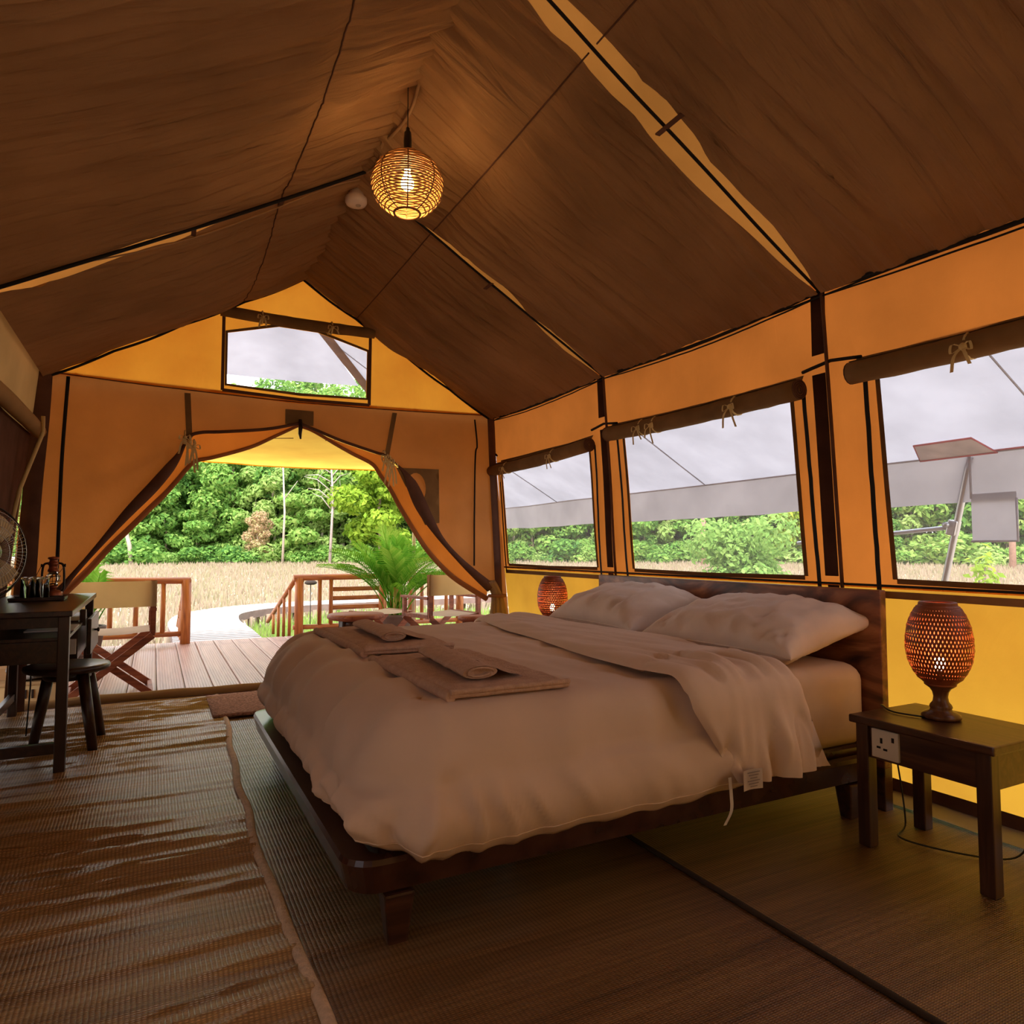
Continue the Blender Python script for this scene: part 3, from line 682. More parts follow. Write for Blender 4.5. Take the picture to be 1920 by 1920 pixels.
# pocket on the door panel
pk = [(1.73, 1.715), (2.10, 1.72), (2.105, 1.27), (1.98, 1.25), (1.90, 1.40), (1.78, 1.62)]
el = [(1.90 + 0.085 * cos(a) * 1.0, 1.55 + 0.13 * sin(a)) for a in np.linspace(0, 2 * pi, 22)[:-1]]
pko = sheet('wall_pocket', pk, [el], lambda x, z: fw(x, z, 0.018), M['roller'], None, step=0.06)
tag(pko, 'brown canvas patch with an oval opening sewn beside the doorway', 'canvas patch')

# ------------------------------------------------------------------ left and back walls
def lw(y, z, d=0.0): return V((-0.90 + 0.09 * z + d + 0.008 * nz(y * 2, z * 2, 9), y, z))
wl = sheet('wall_left', [(-1.35, 0.05), (YF, 0.05), (YF, 2.235), (-1.35, 2.235)], [[(0.2, 0.95), (1.7, 0.95), (1.7, 1.8), (0.2, 1.8)]], lw, M['tan'], kind='structure', step=0.12)
B().grid([[lw(y, z, 0.012) for z in np.linspace(0.05, 1.79, 6)] for y in np.linspace(1.95, 5.30, 30)]).build('closed_flap', M['brown'], wl)
b = B(); b.tube([lw(y, 1.80 + .01 * sin(y * 3), 0.06) for y in np.linspace(2.0, 5.25, 30)], 0.045, 12)
b.build('rolled_flap', M['tan'], wl)
b = B(); b.tube([lw(5.0, 1.86, .11), lw(5.0, 1.76, .12), lw(4.98, 1.4, .05), lw(4.98, 1.1, .03)], 0.012, 6); b.build('tie', M['tie'], wl)
b = B(); b.tube([lw(y, 2.225, 0.014) for y in np.linspace(-1.3, YF, 40)], 0.008, 6); b.build('trim_15', M['cord'], kind='structure')
for n, (ya, yb) in ((6, (0.2, 1.7)),):
    sheet('window_%d' % n, [(ya, .95), (yb, .95), (yb, 1.8), (ya, 1.8)], [], lambda y, z: lw(y, z, -.004), M['pane'], kind='structure', step=0.5)
def bw(x, z): return V((x, -1.35 + 0.01 * nz(x * 2, z * 2), z))
sheet('wall_back', [(-0.9, 0.0), (2.81, 0.0), (2.61, EZ), (RX, RZ), (-0.7, EZ)], [], bw, M['tan'], kind='structure', step=0.12)

# ------------------------------------------------------------------ bed
bed = thing('bed', 'dark wooden double bed with a tall figured headboard and tapered legs', 'bed', (1.53, 2.77, 0))
def rrect(x0, x1, y0, y1, r, z, n=7):
    o = []
    for (cx_, cy_, a0) in ((x1 - r, y1 - r, 0), (x0 + r, y1 - r, pi / 2), (x0 + r, y0 + r, pi), (x1 - r, y0 + r, 1.5 * pi)):
        for k in range(n): a = a0 + pi / 2 * k / (n - 1); o.append(V((cx_ + r * cos(a), cy_ + r * sin(a), z)))
    return o
def loft(rings, close_end=False):
    b = B(); R = [[b.bm.verts.new(p) for p in r] for r in rings]
    for a, c in zip(R, R[1:]):
        n = len(a)
        for j in range(n): b.bm.faces.new((a[j], a[(j + 1) % n], c[(j + 1) % n], c[j]))
    if close_end: b.bm.faces.new(R[0][::-1]); b.bm.faces.new(R[-1])
    return b
fo = [rrect(.525, 2.57, 1.835, 3.705, .05, .135), rrect(.475, 2.60, 1.805, 3.735, .08, .15), rrect(.455, 2.60, 1.793, 3.747, .09, .225), rrect(.462, 2.60, 1.80, 3.74, .085, .238),
      rrect(.530, 2.57, 1.825, 3.715, .04, .242), rrect(.545, 2.56, 1.84, 3.70, .03, .19), rrect(.525, 2.57, 1.84, 3.70, .05, .135)]
loft(fo).build('frame', M['bedwood'], bed)
loft([rrect(.56, 2.585, 1.845, 3.695, .03, .16), rrect(.56, 2.585, 1.845, 3.695, .03, .262), rrect(.57, 2.58, 1.855, 3.685, .03, .27)], True).build('slat_base', M['bedwood'], bed)
for (x, y) in ((.60, 1.835), (2.44, 1.835), (.60, 3.70), (2.44, 3.70)):
    B().box((x, y, .071), (.085, .075, .142), .008, taper=.62).build('leg', M['bedwood_x'], bed)
B().box((2.62, 2.785, .53), (.038, 1.985, .71), .006).build('headboard', M['headwood'], bed)
for y in (1.83, 3.74): B().box((2.635, y, .10), (.05, .06, .2), .005).build('leg', M['bedwood_x'], bed)
# mattress under its fitted sheet
def rbox_rings(x0, x1, y0, y1, z0, z1, r, e, wob=0.0, seed=0):
    R = []
    for z, ins in [(z0, .02), (z0 + .03, 0)] + [(z0 + .03 + (z1 - e - z0 - .03) * k / 5, 0) for k in range(1, 6)] + [(z1 - e + e * sin(a), e * (1 - cos(a))) for a in np.linspace(.3, pi / 2, 5)]:
        ring = rrect(x0 + ins, x1 - ins, y0 + ins, y1 - ins, max(.01, r - ins * .5), z, 6); ring = [p + V((0, 0, 0)) for p in ring]
        R.append(ring)
    return R
mt = loft(rbox_rings(.66, 2.592, 1.85, 3.69, .272, .588, .06, .07), True)
for f in mt.bm.faces: f.smooth = True
bmesh.ops.subdivide_edges(mt.bm, edges=[e for e in mt.bm.edges if e.calc_length() > .25], cuts=10, use_grid_fill=True)
for v in mt.bm.verts: v.co += V((0, -0.004 * nz(v.co.x * 9, v.co.z * 1.5, 3) * (1 if v.co.y < 2 else 0), .004 * nz(v.co.x * 5, v.co.y * 5, 1) if v.co.z > .5 else 0))
mo = mt.build('mattress', M['sheet']); tag(mo, 'thick mattress in a taupe fitted sheet, bare end showing by the headboard', 'mattress')

X0, X1, Y0, Y1, RC = .50, 2.05, 1.765, 3.77, .22
def ztop(y): return .630 - .020 * max(0, min(1, (2.9 - y) / .9))
path = []
for x in np.linspace(X1, X0 + RC, 100): path.append((V((x, Y0, 0)), V((0, -1, 0))))
for a in np.linspace(0, pi / 2, 26)[1:-1]: path.append((V((X0 + RC - RC * sin(a), Y0 + RC - RC * cos(a), 0)), V((-sin(a), -cos(a), 0))))
for y in np.linspace(Y0 + RC, Y1 - RC, 110): path.append((V((X0, y, 0)), V((-1, 0, 0))))
for a in np.linspace(0, pi / 2, 16)[1:-1]: path.append((V((X0 + RC - RC * cos(a), Y1 - RC + RC * sin(a), 0)), V((-cos(a), sin(a), 0))))
for x in np.linspace(X0 + RC, X1, 46): path.append((V((x, Y1, 0)), V((0, 1, 0))))
NP = len(path); YM = (Y0 + Y1) / 2
# arc length for wrinkles
al = [0]
for k in range(1, NP): al.append(al[-1] + (path[k][0] - path[k - 1][0]).length)
b = B(); P = []
for k, (p, nrm) in enumerate(path):
    row = []; foot = max(0, min(1, (-nrm.x)))
    sp = V((max(p.x, 1.35), YM, 0)); Din = .13 + .08 * foot
    inn = p - nrm * Din
    for j in range(26):                                   # top, spine to shoulder
        f = j / 26; q = sp.lerp(inn, f)
        z = ztop(q.y) + .010 * nz(q.x * 2.2, q.y * 2.2, 4) + .009 * nz(q.x * 4, q.y * 10, 8) + 0.009 * nz(q.x * 13 + q.y * 3, q.y * 3, 1)
        if q.x < 1.0: z += .011 * sin(q.y * 18 + 1.2 * nz(q.x * 3, q.y)) * max(0, 1 - abs(q.x - .74) / .28)
        row.append(V((q.x, q.y, z)))
    zt0 = ztop(inn.y); hz = .275 - .066 * (1 - foot) + .012 * nz(al[k] * 2.2, 5)   # hem height
    if p.x > 1.5 and nrm.y < -.9: hz += .05 * (p.x - 1.5)
    sh = .17 + .05 * foot
    for j in range(9):                                    # shoulder
        a = pi / 2 * j / 8; q = inn + nrm * (Din * sin(a)); z = zt0 - sh * (1 - cos(a))
        wk = .028 * nz(al[k] * 7, j * .2, 2) * sin(a) + (.014 * sin(al[k] * 17 + nz(al[k] * 3, 1)) * sin(2 * a) * foot)
        row.append(V((q.x, q.y, z)) + nrm * wk + V((0, 0, wk * .6)))
    z1 = zt0 - sh
    for j in range(1, 17):                                # drop
        t_ = j / 16; z = z1 + (hz - z1) * t_
        outw = .030 * sin(pi * min(1, t_ * 1.0)) - .035 * t_ ** 4 + (.006 if t_ < .93 else .0)
        cor = math.exp(-((al[k] - al[112]) / .30) ** 2)
        fold = .034 * nz(al[k] * 7 + .9 * t_, t_ * 1.2, 6) + (.012 + .014 * foot) * nz(al[k] * 19 + 2.2 * t_, t_ * 1.6, 3)
        for (da, hh_, ww_, sl) in ((-.03, .040, .020, .03), (-.115, .024, .017, -.06), (-.185, .018, .015, -.10), (-.27, .017, .018, -.15), (-.40, .010, .022, -.2), (.07, -.030, .030, .0), (.15, .026, .024, .02), (.26, .020, .022, .05), (.40, .018, .025, .06), (.62, .016, .03, .04), (.9, .016, .03, .02), (1.25, .014, .03, .0)):
            fold += 1.6 * hh_ * math.exp(-((al[k] - (al[104] + da + sl * t_ + .012 * nz(t_ * 3, da * 9))) / ww_) ** 2) * min(1, t_ * 2.5 + .15) * (1.15 - .5 * t_)
        cpush = math.exp(-((al[k] - al[112]) / .14) ** 2) * (.2 + .8 * t_)
        q = p + nrm * (outw + fold * min(1, t_ * 2 + .3) * (1 - .72 * t_ * (1 - .6 * cor))) + V((-.022, -.052, 0)) * cpush
        row.append(V((q.x, q.y, z + .004 * nz(al[k] * 12, t_, 2))))
    last = row[-1]; row.append(last - nrm * .03 + V((0, 0, .012))); row.append(last - nrm * .07 + V((0, 0, .05)))
    P.append(row)
dv = b.grid(P).build('duvet', M['duvet']); tag(dv, 'rumpled taupe duvet draped over the foot and sides of the bed', 'duvet')
b = B(); hp = []
for k in range(NP):
    a = P[k][26 + 9 + 12]; n_ = path[k][1]; hp.append(a + n_ * .0015)
b.tube(hp, .0022, 4); b.build('stitched_hem', M['sheet'], dv)
# the head end of the duvet folded back over itself
NT, NX = 190, 40; b = B(); P = []
def band_prof(t_):
    """t 0 near hem, 1 far hem; gives base point on the bed surface and outward normal"""
    near, top = .42, 1.95; L_ = near + top + near; s = t_ * L_; r = .10
    yN, yF, zt = Y0 - .042, Y1 + .018, .634
    segs = []
    d1 = zt - r - .275
    if s < d1: return V((0, yN, .275 + s)), V((0, -1, 0)), 1 - s / d1
    s -= d1; q = r * pi / 2
    if s < q: a = s / r; return V((0, yN + r - r * cos(a), zt - r + r * sin(a))), V((0, -cos(a), sin(a))), 0
    s -= q; wv = yF - yN - 2 * r
    if s < wv: return V((0, yN + r + s, zt)), V((0, 0, 1)), 0
    s -= wv
    if s < q: a = s / r; return V((0, yF - r + r * sin(a), zt - r + r * cos(a))), V((0, sin(a), cos(a))), 0
    s -= q; return V((0, yF, zt - r - min(s, d1))), V((0, 1, 0)), min(s, d1) / d1
for i in range(NT + 1):
    t_ = i / NT; q, n_, dn = band_prof(t_)
    if n_.z > .5:
        lo = interp(q.y, [1.80, 1.95, 2.44, 3.0, 3.6], [1.53, 1.49, 1.53, 1.60, 1.68]); hi = interp(q.y, [1.80, 1.95, 2.5, 3.0, 3.6], [2.03, 2.03, 2.09, 2.08, 2.05])
    elif n_.y < 0:
        lo = 1.55 + .19 * dn - .02 * n_.z; hi = 2.05 + .13 * dn - .02 * n_.z
    else: lo, hi = 1.68 - .05 * dn, 2.06
    lo += .018 * nz(t_ * 9, 2.2); hi += .015 * nz(t_ * 9, 7.7)
    row = []
    for j in range(NX + 1):
        u = j / NX; x = lo + (hi - lo) * u
        th = .034 * (max(0, 1 - abs(2 * u - 1) ** 5)) ** .5
        wv = nz(x * 13 + 5 * t_ + .7 * nz(t_ * 6, 3), t_ * 9, 4) * .036 + nz(x * 24 + 7 * t_, t_ * 9, 6) * .018 - .018 * (1 - abs(nz(x * 9 + 6 * t_, t_ * 5, 9))) ** 8
        amt = (.35 + .9 * min(1, dn * 2 + (.8 if .12 < t_ < .22 else 0))) if n_.y < .5 else .5
        base = V((x, q.y, q.z))
        if x > 2.04 and n_.z > .5: base.z -= .03 * min(1, (x - 2.04) / .03)
        row.append(base + n_ * (th + wv * amt * min(1, th / .02)) )
    for u in (.75, .25):
        x = lo + (hi - lo) * u; row.append(V((x, q.y, q.z)) + n_ * .001)
    row.append(row[0])
    P.append(row)
fb = b.grid(P).build('folded_edge', M['duvet'], dv)
# care tag and tape
ct = B(); ct.grid([[V((x, Y0 - .088 - .004 * sin(x * 60), z)) for x in np.linspace(1.715, 1.80, 6)] for z in np.linspace(.33, .265, 5)]).build('care_tag', simple('tag_cloth', (0.5, 0.41, 0.34), .9, var=.05), dv)
b = B()
for r_ in range(6): b.box((1.758, Y0 - .0930, .322 - .009 * r_), (.055 - .012 * (r_ % 3), .0008, .0028))
b.build('tag_print', simple('faint_print', (0.22, 0.17, 0.15), .9), dv)
b = B(); q = smooth_path([(1.70, Y0 - .045, .30), (1.695, Y0 - .055, .25), (1.69, Y0 - .06, .20), (1.665, Y0 - .055, .155)], 5); b.grid([[p - V((.007, 0, 0)), p + V((.007, 0, 0))] for p in q]); b.build('tie_tape', M['seatcanvas'], dv)

# pillows
def pillow(label, cx_, cy_, lx, ly, h, rz, tilt, seed):
    b = B(); N = 56; tops = []
    def pt(u, v, s):
        ear = (abs(u) ** 6 * abs(v) ** 6) * .06
        x = u * (1 - .06 * (1 - abs(v) ** 2) * abs(u) ** 2 + ear) * lx / 2; y = v * (1 - .07 * (1 - abs(u) ** 2) * abs(v) ** 2 + ear) * ly / 2
        k = (max(0, 1 - abs(u) ** 3.2) * max(0, 1 - abs(v) ** 3.0)) ** .40
        wr = .016 * nz(u * 2.2 + seed, v * 5, 3) + .006 * nz(u * 4, v * 10 + seed, 1) - .012 * (1 - abs(nz(u * 1.6 + seed, v * 5 + u * 2))) ** 7 * (.3 + abs(u)) - .009 * (1 - abs(nz(u * 1.2 + v + seed, v * 9, 4))) ** 8 * max(0, -u)
        z = s * (h * (.62 if s > 0 else .38) * k) + (wr * min(1, k * 2.0) if s > 0 else .5 * wr * min(1, k * 2))
        return V((x, y, z))
    us = [sin(pi / 2 * (2 * i / N - 1)) for i in range(N + 1)]
    b.grid([[pt(u, v, 1) for v in us] for u in us]); b.grid([[pt(u, v, -1) for v in us] for u in us])
    bmesh.ops.remove_doubles(b.bm, verts=b.bm.verts, dist=.0005)
    R = Euler((0, tilt, rz)).to_matrix()
    for v in b.bm.verts: v.co = R @ v.co + V((cx_, cy_, 0))
    zmin = min(v.co.z for v in b.bm.verts)
    for v in b.bm.verts: v.co.z += .590 - zmin
    o = b.build('pillow', M['pillow']); 
    sd_ = [R @ (pt(-1, v, 1) * 1.0) + V((cx_, cy_, .590 - zmin)) for v in us]
    B().tube(sd_, .004, 5).build('seam', M['pillow'], o)
    return tag(o, label, 'pillow', 'pillows at the headboard')
pillow('plump taupe pillow nearest the lamp on the socket nightstand, corner sticking out', 2.345, 2.24, .52, .80, .215, .05, -.20, 2.0)
pillow('plump taupe pillow on the far side of the bed, partly behind the other pillow', 2.355, 3.16, .50, .78, .225, -.03, -.22, 9.0)

# towels
def towel(label, x0, x1, y0, y1, skew, seed):
    b = B(); P = []; nx, ny = 30, 34; th = .030
    def hh(x, y): return ztop(y) - .003 + .012 + .003 * nz(x * 3, y * 3, seed)
    for j in range(ny + 1):
        v = j / ny; y = y0 + (y1 - y0) * v; row = []
        for i in range(nx + 1):
            u = i / nx; x = x0 + (x1 - x0) * u + skew * (v - .5) + .008 * nz(v * 4, seed)
            yy = y + .010 * nz(u * 4, seed + 2)
            e = min(u, 1 - u, v, 1 - v); k = min(1, e / .06) ** .5
            row.append(V((x, yy, hh(x, yy) + th * k * (.8 + .2 * nz(u * 2, v * 3, seed)) + .004 * nz(u * 9, v * 12, seed) * k)))
        P.append(row)
    b.grid(P); b.grid([[V((p.x, p.y, ztop(p.y) + .004)) for p in r[::6]] for r in P[::34]])
    # folded layers showing at the near short edge and the foot-side long edge
    zz = ztop(y0)
    for z, ins in ((zz + .013, .006), (zz + .025, .0)):
        b.tube([V((P[0][i].x, P[0][i].y - .002 + ins, z)) for i in range(0, nx + 1)], .0085, 6)
    b.tube([V((P[j][0].x + .004, P[j][0].y, ztop(P[j][0].y) + .012)) for j in range(ny + 1)], .017, 8)
    return tag(b.build('bath_towel', M['towel']), label, 'towel', 'bath towels folded on the bed')
towel('folded brown bath towel on the bed nearest the camera, under a small rolled towel', .755, 1.16, 1.875, 2.58, -.03, 3)
towel('folded brown bath towel on the bed nearer the doorway, under a small rolled towel', .735, 1.12, 2.71, 3.54, -.02, 11)
def rolled(label, x, y0, y1, w_, seed):
    b = B(); P = []; n = 30
    for j in range(n + 1):
        v = j / n; y = y0 + (y1 - y0) * v; row = []; zb = ztop(y) + .040
        c = x + .02 * (v - .5) + .006 * nz(v * 5, seed)
        for a in np.linspace(0, 2 * pi, 19):
            row.append(V((c + w_ * .5 * cos(a), y + .008 * cos(a), zb + .019 + .019 * sin(a) * (1 + .18 * nz(v * 5, cos(a), seed)) + .003 * nz(v * 9, a * 2, seed))))
        P.append(row)
    b.grid(P)
    for yy, q in ((y0, 0), (y1, n)):          # folded end: one inner turn
        b.grid([[V((x + .02 * (q / n - .5) + w_ * .5 * cos(a) * k, yy + (.02 if q == 0 else -.02) * (1 - k), ztop(yy) + .059 + .019 * sin(a) * k)) for a in np.linspace(0, 2 * pi, 19)] for k in (1, .8, .5, .02)])
        b.tube([V((x + .02 * (q / n - .5) + w_ * .5 * r_ * cos(a), yy, ztop(yy) + .059 + .019 * r_ * sin(a))) for r_, a in [(.8 - k / 60, k * .45) for k in range(14)]], .0035, 5)
    P2 = []
    for j in range(n + 1):
        v = j / n; y = y0 + (y1 - y0) * v
        P2.append([V((x + w_ * .3 + .11 * u, y + .01 * u, ztop(y) + .036 + .030 * (1 - u) ** 1.5 + .004 + .006 * nz(v * 6, u * 3, seed))) for u in np.linspace(0, 1, 9)])
    b.grid(P2)
    return tag(b.build('hand_towel', M['towel']), label, 'towel', 'small rolled towels')
rolled('small rolled brown hand towel lying on the towel nearest the camera', .915, 1.96, 2.42, .12, 4)
rolled('small rolled brown hand towel lying on the towel nearer the doorway', .905, 2.80, 3.34, .11, 14)

# ------------------------------------------------------------------ nightstands, lamps
def nightstand(label, y0, y1, socket):
    x0, x1 = 2.245, 2.605
    r = thing('nightstand', label, 'nightstand', ((x0 + x1) / 2, (y0 + y1) / 2, 0), 'nightstands beside the bed')
    B().box(((x0 + x1) / 2, (y0 + y1) / 2, .446), (x1 - x0 + .03, y1 - y0 + .035, .028), .006).build('top', M['nswood'], r)
    L = .046
    for (x, y) in ((x0 + L / 2, y0 + L / 2), (x1 - L / 2, y0 + L / 2), (x0 + L / 2, y1 - L / 2), (x1 - L / 2, y1 - L / 2)):
        B().box((x, y, .220), (L, L, .425), .004).build('leg', M['nswood_z'], r)
    zc, hh_ = .376, .115
    for (c, d) in ((((x0 + x1) / 2, y0 + .018, zc), (x1 - x0 - 2 * L, .02, hh_)), (((x0 + x1) / 2, y1 - .018, zc), (x1 - x0 - 2 * L, .02, hh_)), ((x0 + .022, (y0 + y1) / 2, zc), (.02, y1 - y0 - 2 * L, hh_)), ((x1 - .022, (y0 + y1) / 2, zc), (.02, y1 - y0 - 2 * L, hh_))):
        B().box(c, d, .002).build('apron', M['nswood'], r)
    if socket:
        s = B().box((x0 + .008, y1 - .108, .377), (.012, .098, .098), .003).build('wall_socket', M['white'], r)
        b = B()
        for (dy, dz, wy, wz) in ((.012, .012, .008, .018), (-.030, .022, .009, .016), (.022, -.012, .014, .007), (-.002, -.016, .014, .007)):
            b.box((x0 + .0015, y1 - .108 + dy, .377 + dz), (.002, wy, wz))
        b.build('socket_holes', M['black'], s)['kind'] = 'stuff'
    return r
nightstand('dark wooden nightstand with a white power socket, beside the near side of the bed', 1.205, 1.655, True)
nightstand('dark wooden nightstand behind the bed under the far glowing lamp', 3.86, 4.30, False)
def lamp(label, x, y, rz):
    r = thing('table_lamp', label, 'lamp', (0, 0, 0), 'woven bedside lamps')
    b = B(); b.lathe([(.0, 0), (.058, 0), (.062, .006), (.060, .014), (.050, .022), (.036, .027), (.033, .034), (.036, .040), (.033, .048), (.025, .058), (.0225, .075), (.026, .092), (.034, .104), (.045, .112), (.047, .120), (.0, .121)], n=28)
    b.build('base', M['lampwood'], r)
    prof = [(.045, .118), (.066, .135), (.086, .165), (.099, .20), (.105, .24), (.104, .28), (.098, .32), (.087, .355), (.070, .385), (.052, .402)]
    def pr(t_):
        z = .118 + (.402 - .118) * t_; return interp(z, [p_[1] for p_ in prof], [p_[0] for p_ in prof]), z
    b = B(); NS = 54
    for k in range(NS):
        for sg in (-1, 1):
            P = []
            for j in range(15):
                t_ = j / 14; rr, z = pr(t_); a = 2 * pi * k / NS + sg * 1.15 * t_ * (1 if True else 0)
                rr += .0012 * (1 if (j + (sg > 0)) % 2 else -1); wd = .0036 / max(rr, .03)
                P.append([V((rr * cos(a - wd), rr * sin(a - wd), z)), V((rr * cos(a + wd), rr * sin(a + wd), z))])
            b.grid(P)
    sh = b.build('shade', M['wicker_red'], r)
    b = B()
    for t_, rad, nm in ((.0, .005, 'lower_rim'), (.99, .006, 'upper_rim')):
        rr, z = pr(t_); B().tube([V((rr * cos(a), rr * sin(a), z)) for a in np.linspace(0, 2 * pi, 30)[:-1]], rad, 6, close=True).build(nm, M['wicker_red'], r)
    for t_ in np.linspace(.90, .97, 4):
        rr, z = pr(t_); b.tube([V(((rr - .002) * cos(a), (rr - .002) * sin(a), z)) for a in np.linspace(0, 2 * pi, 30)[:-1]], .003, 5, close=True)
    b.build('plaited_band', M['wicker_red'], r)['kind'] = 'stuff'
    b = B(); b.lathe([(.006, .165), (.013, .172), (.017, .186), (.0165, .200), (.010, .211), (.0, .2135)], n=16); b.build('bulb', M['bulb2'], r)
    B().lathe([(.010, .120), (.010, .160), (.008, .166)], n=12).build('socket', M['dmetal'], r)
    r.location = (x, y, .461); r.rotation_euler.z = rz
    return r
LN = lamp('glowing woven bamboo lamp on the nightstand with the socket', 2.455, 1.475, .3)
LF = dup(LN, (2.44, 4.10, .461), 1.1, label='glowing woven bamboo lamp beyond the bed, between headboard and doorway')
for (x, y) in ((2.455, 1.475), (2.44, 4.10)):
    ld = bpy.data.lights.new('lamp_light', 'POINT'); ld.energy = 2.2; ld.color = (1, .42, .14); ld.shadow_soft_size = .02
    lo_ = bpy.data.objects.new('lamp_light', ld); COL.objects.link(lo_); lo_.location = (x, y, .461 + .235)
b = B(); b.tube(smooth_path([(2.40, 1.50, .466), (2.38, 1.60, .465), (2.44, 1.69, .465), (2.52, 1.72, .42), (2.55, 1.70, .2), (2.52, 1.66, .03), (2.40, 1.60, .018), (2.46, 1.42, .018), (2.58, 1.32, .02), (2.60, 1.27, .12), (2.56, 1.22, .2), (2.5, 1.18, .27)]), .0032, 6)
tag(b.build('lamp_cable', M['blackgloss']), 'thin black cable trailing from the lamp down behind the nightstand with socket', 'cable')
b = B(); b.tube(smooth_path([(2.62, 1.16, .25), (2.66, 1.12, .12), (2.70, 1.05, .03), (2.72, .95, .03)]), .003, 6)
tag(b.build('floor_cable', M['blackgloss']), 'black cable hanging by the wall foot behind the nightstand with socket', 'cable')

# ------------------------------------------------------------------ pendant lamp
pl = thing('pendant_lamp', 'round rattan pendant lamp hanging lit from the tent ridge', 'lamp', (.955, 2.85, 3.16))
pc = V((.955, 2.85, 2.665)); RR = .158
B().tube([pc + V((0, 0, .235)), pc + V((0, 0, .50))], .0022, 5).build('cord', M['black'], pl)
B().lathe([(.0, .262), (.008, .260), (.010, .245), (.016, .238), (.0185, .20), (.017, .155), (.022, .145), (.028, .135), (.028, .122), (.0, .12)], pc, 16).build('socket', M['blackgloss'], pl)
shp = None; rings_ = B(); NR = 25
def spr(z): return math.sqrt(max(0, 1 - (z / .137) ** 2)) * RR
zs = np.linspace(.122, -.128, NR)
for k, z in enumerate(zs):
    r_ = max(spr(z), .052); rings_.tube([pc + V(((r_ + .0018 * sin(8 * a + k * pi)) * cos(a), (r_ + .0018 * sin(8 * a + k * pi)) * sin(a), z + .0012 * sin(3 * a + k))) for a in np.linspace(0, 2 * pi, 41)[:-1]], .0034, 5, close=True)
shp = rings_.build('shade', M['wicker'], pl)
b = B()
for k in range(8):
    a = 2 * pi * k / 8 + .48; b.tube([pc + V(((max(spr(z), .052)) * cos(a), (max(spr(z), .052)) * sin(a), z)) for z in np.linspace(.126, -.130, 22)], .003, 5)
b.build('rib', simple('dark_rib_cane', (.12, .05, .02), .6), shp)
M['rimcane'] = simple('rim_cane', (.2, .09, .03), .6)
for z, r_ in ((.125, .06), (-.130, .057)): B().tube([pc + V((r_ * cos(a), r_ * sin(a), z)) for a in np.linspace(0, 2 * pi, 31)[:-1]], .0055, 6, close=True).build('rim', M['rimcane'], shp)
B().lathe([(.0, -.024), (.015, -.022), (.027, -.008), (.029, .008), (.020, .034), (.013, .05), (.013, .075)], pc, 18).build('bulb', M['bulb'], pl)
B().lathe([(.0135, .07), (.0135, .128)], pc, 12).build('bulb_holder', M['dmetal'], pl)
ld = bpy.data.lights.new('pendant_light', 'POINT'); ld.energy = 2.5; ld.color = (1, .55, .2); ld.shadow_soft_size = .035
lo_ = bpy.data.objects.new('pendant_light', ld); COL.objects.link(lo_); lo_.location = pc + V((0, 0, -.06))

# ------------------------------------------------------------------ writing desk
dk = thing('writing_desk', 'dark wooden writing desk with drawers by the doorway', 'desk', (-.58, 4.6, 0))
DX0, DX1, DY0, DY1 = -.80, -.335, 3.84, 5.34
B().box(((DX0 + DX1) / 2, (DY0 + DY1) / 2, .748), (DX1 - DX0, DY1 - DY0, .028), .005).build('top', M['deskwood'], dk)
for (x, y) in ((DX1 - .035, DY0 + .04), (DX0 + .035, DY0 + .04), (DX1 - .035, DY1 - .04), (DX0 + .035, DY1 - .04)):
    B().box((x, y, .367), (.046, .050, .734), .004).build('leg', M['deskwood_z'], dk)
B().box(((DX0 + DX1) / 2, DY0 + .04, .708), (DX1 - DX0 - .09, .02, .05), .002).build('apron', M['deskwood'], dk)
B().box((DX0 + .03, (DY0 + DY1) / 2, .66), (.018, DY1 - DY0 - .1, .14), .002).build('back_panel', M['deskwood'], dk)
B().box(((DX0 + DX1) / 2 + .005, 4.42, .628), (DX1 - DX0 - .05, 1.08, .016), .002).build('shelf', M['deskwood'], dk)
B().box(((DX0 + DX1) / 2, DY0 + .042, .570), (DX1 - DX0 - .09, .02, .10), .002).build('rail', M['deskwood'], dk)
B().box((DX0 + .035, (DY0 + DY1) / 2, .13), (.03, DY1 - DY0 - .1, .045), .003).build('stretcher', M['deskwood'], dk)
B().box(((DX0 + DX1) / 2, DY0 + .04, .125), (DX1 - DX0 - .1, .03, .05), .003).build('stretcher', M['deskwood'], dk)
cb = B().box(((DX0 + DX1) / 2 - .01, 4.97, .535), (DX1 - DX0 - .06, .66, .22), .002).build('drawer_case', M['deskwood'], dk)
B().box((DX1 + .01, 4.985, .545), (.022, .60, .205), .004).build('drawer', M['deskwood'], dk)
dr = [c for c in dk.children if c.name.startswith('drawer') and 'case' not in c.name][0]
B().lathe([(.006, 0), (.006, .012), (.013, .016), (.014, .024), (.0, .028)], V((DX1 + .021, 4.95, .56)), 14, rot=Euler((0, pi / 2, 0))).build('knob', M['brassk'], dr)
B().box((DX1 - .02, 4.66, .66), (.03, .045, .09), .002).build('divider', M['deskwood_z'], dk)
for x in (-.535, -.425):
    s = B().box((x, 4.634, .50), (.086, .012, .086), .003).build('wall_socket', M['white'], dk)
    if x < -.5:
        b = B()
        for (dx, dz, wx, wz) in ((-.012, .028, .006, .006), (.012, .028, .006, .006), (.0, -.004, .006, .014), (-.015, -.028, .012, .005), (.015, -.028, .012, .005)): b.box((x + dx, 4.6265, .50 + dz), (wx, .002, wz))
        b.build('socket_holes', M['black'], s)['kind'] = 'stuff'
        b = B()
        for dx in (-.031, .031): b.box((x + dx, 4.627, .50), (.002, .002, .076))
        b.build('plate_line', M['brown'], s)['kind'] = 'stuff'
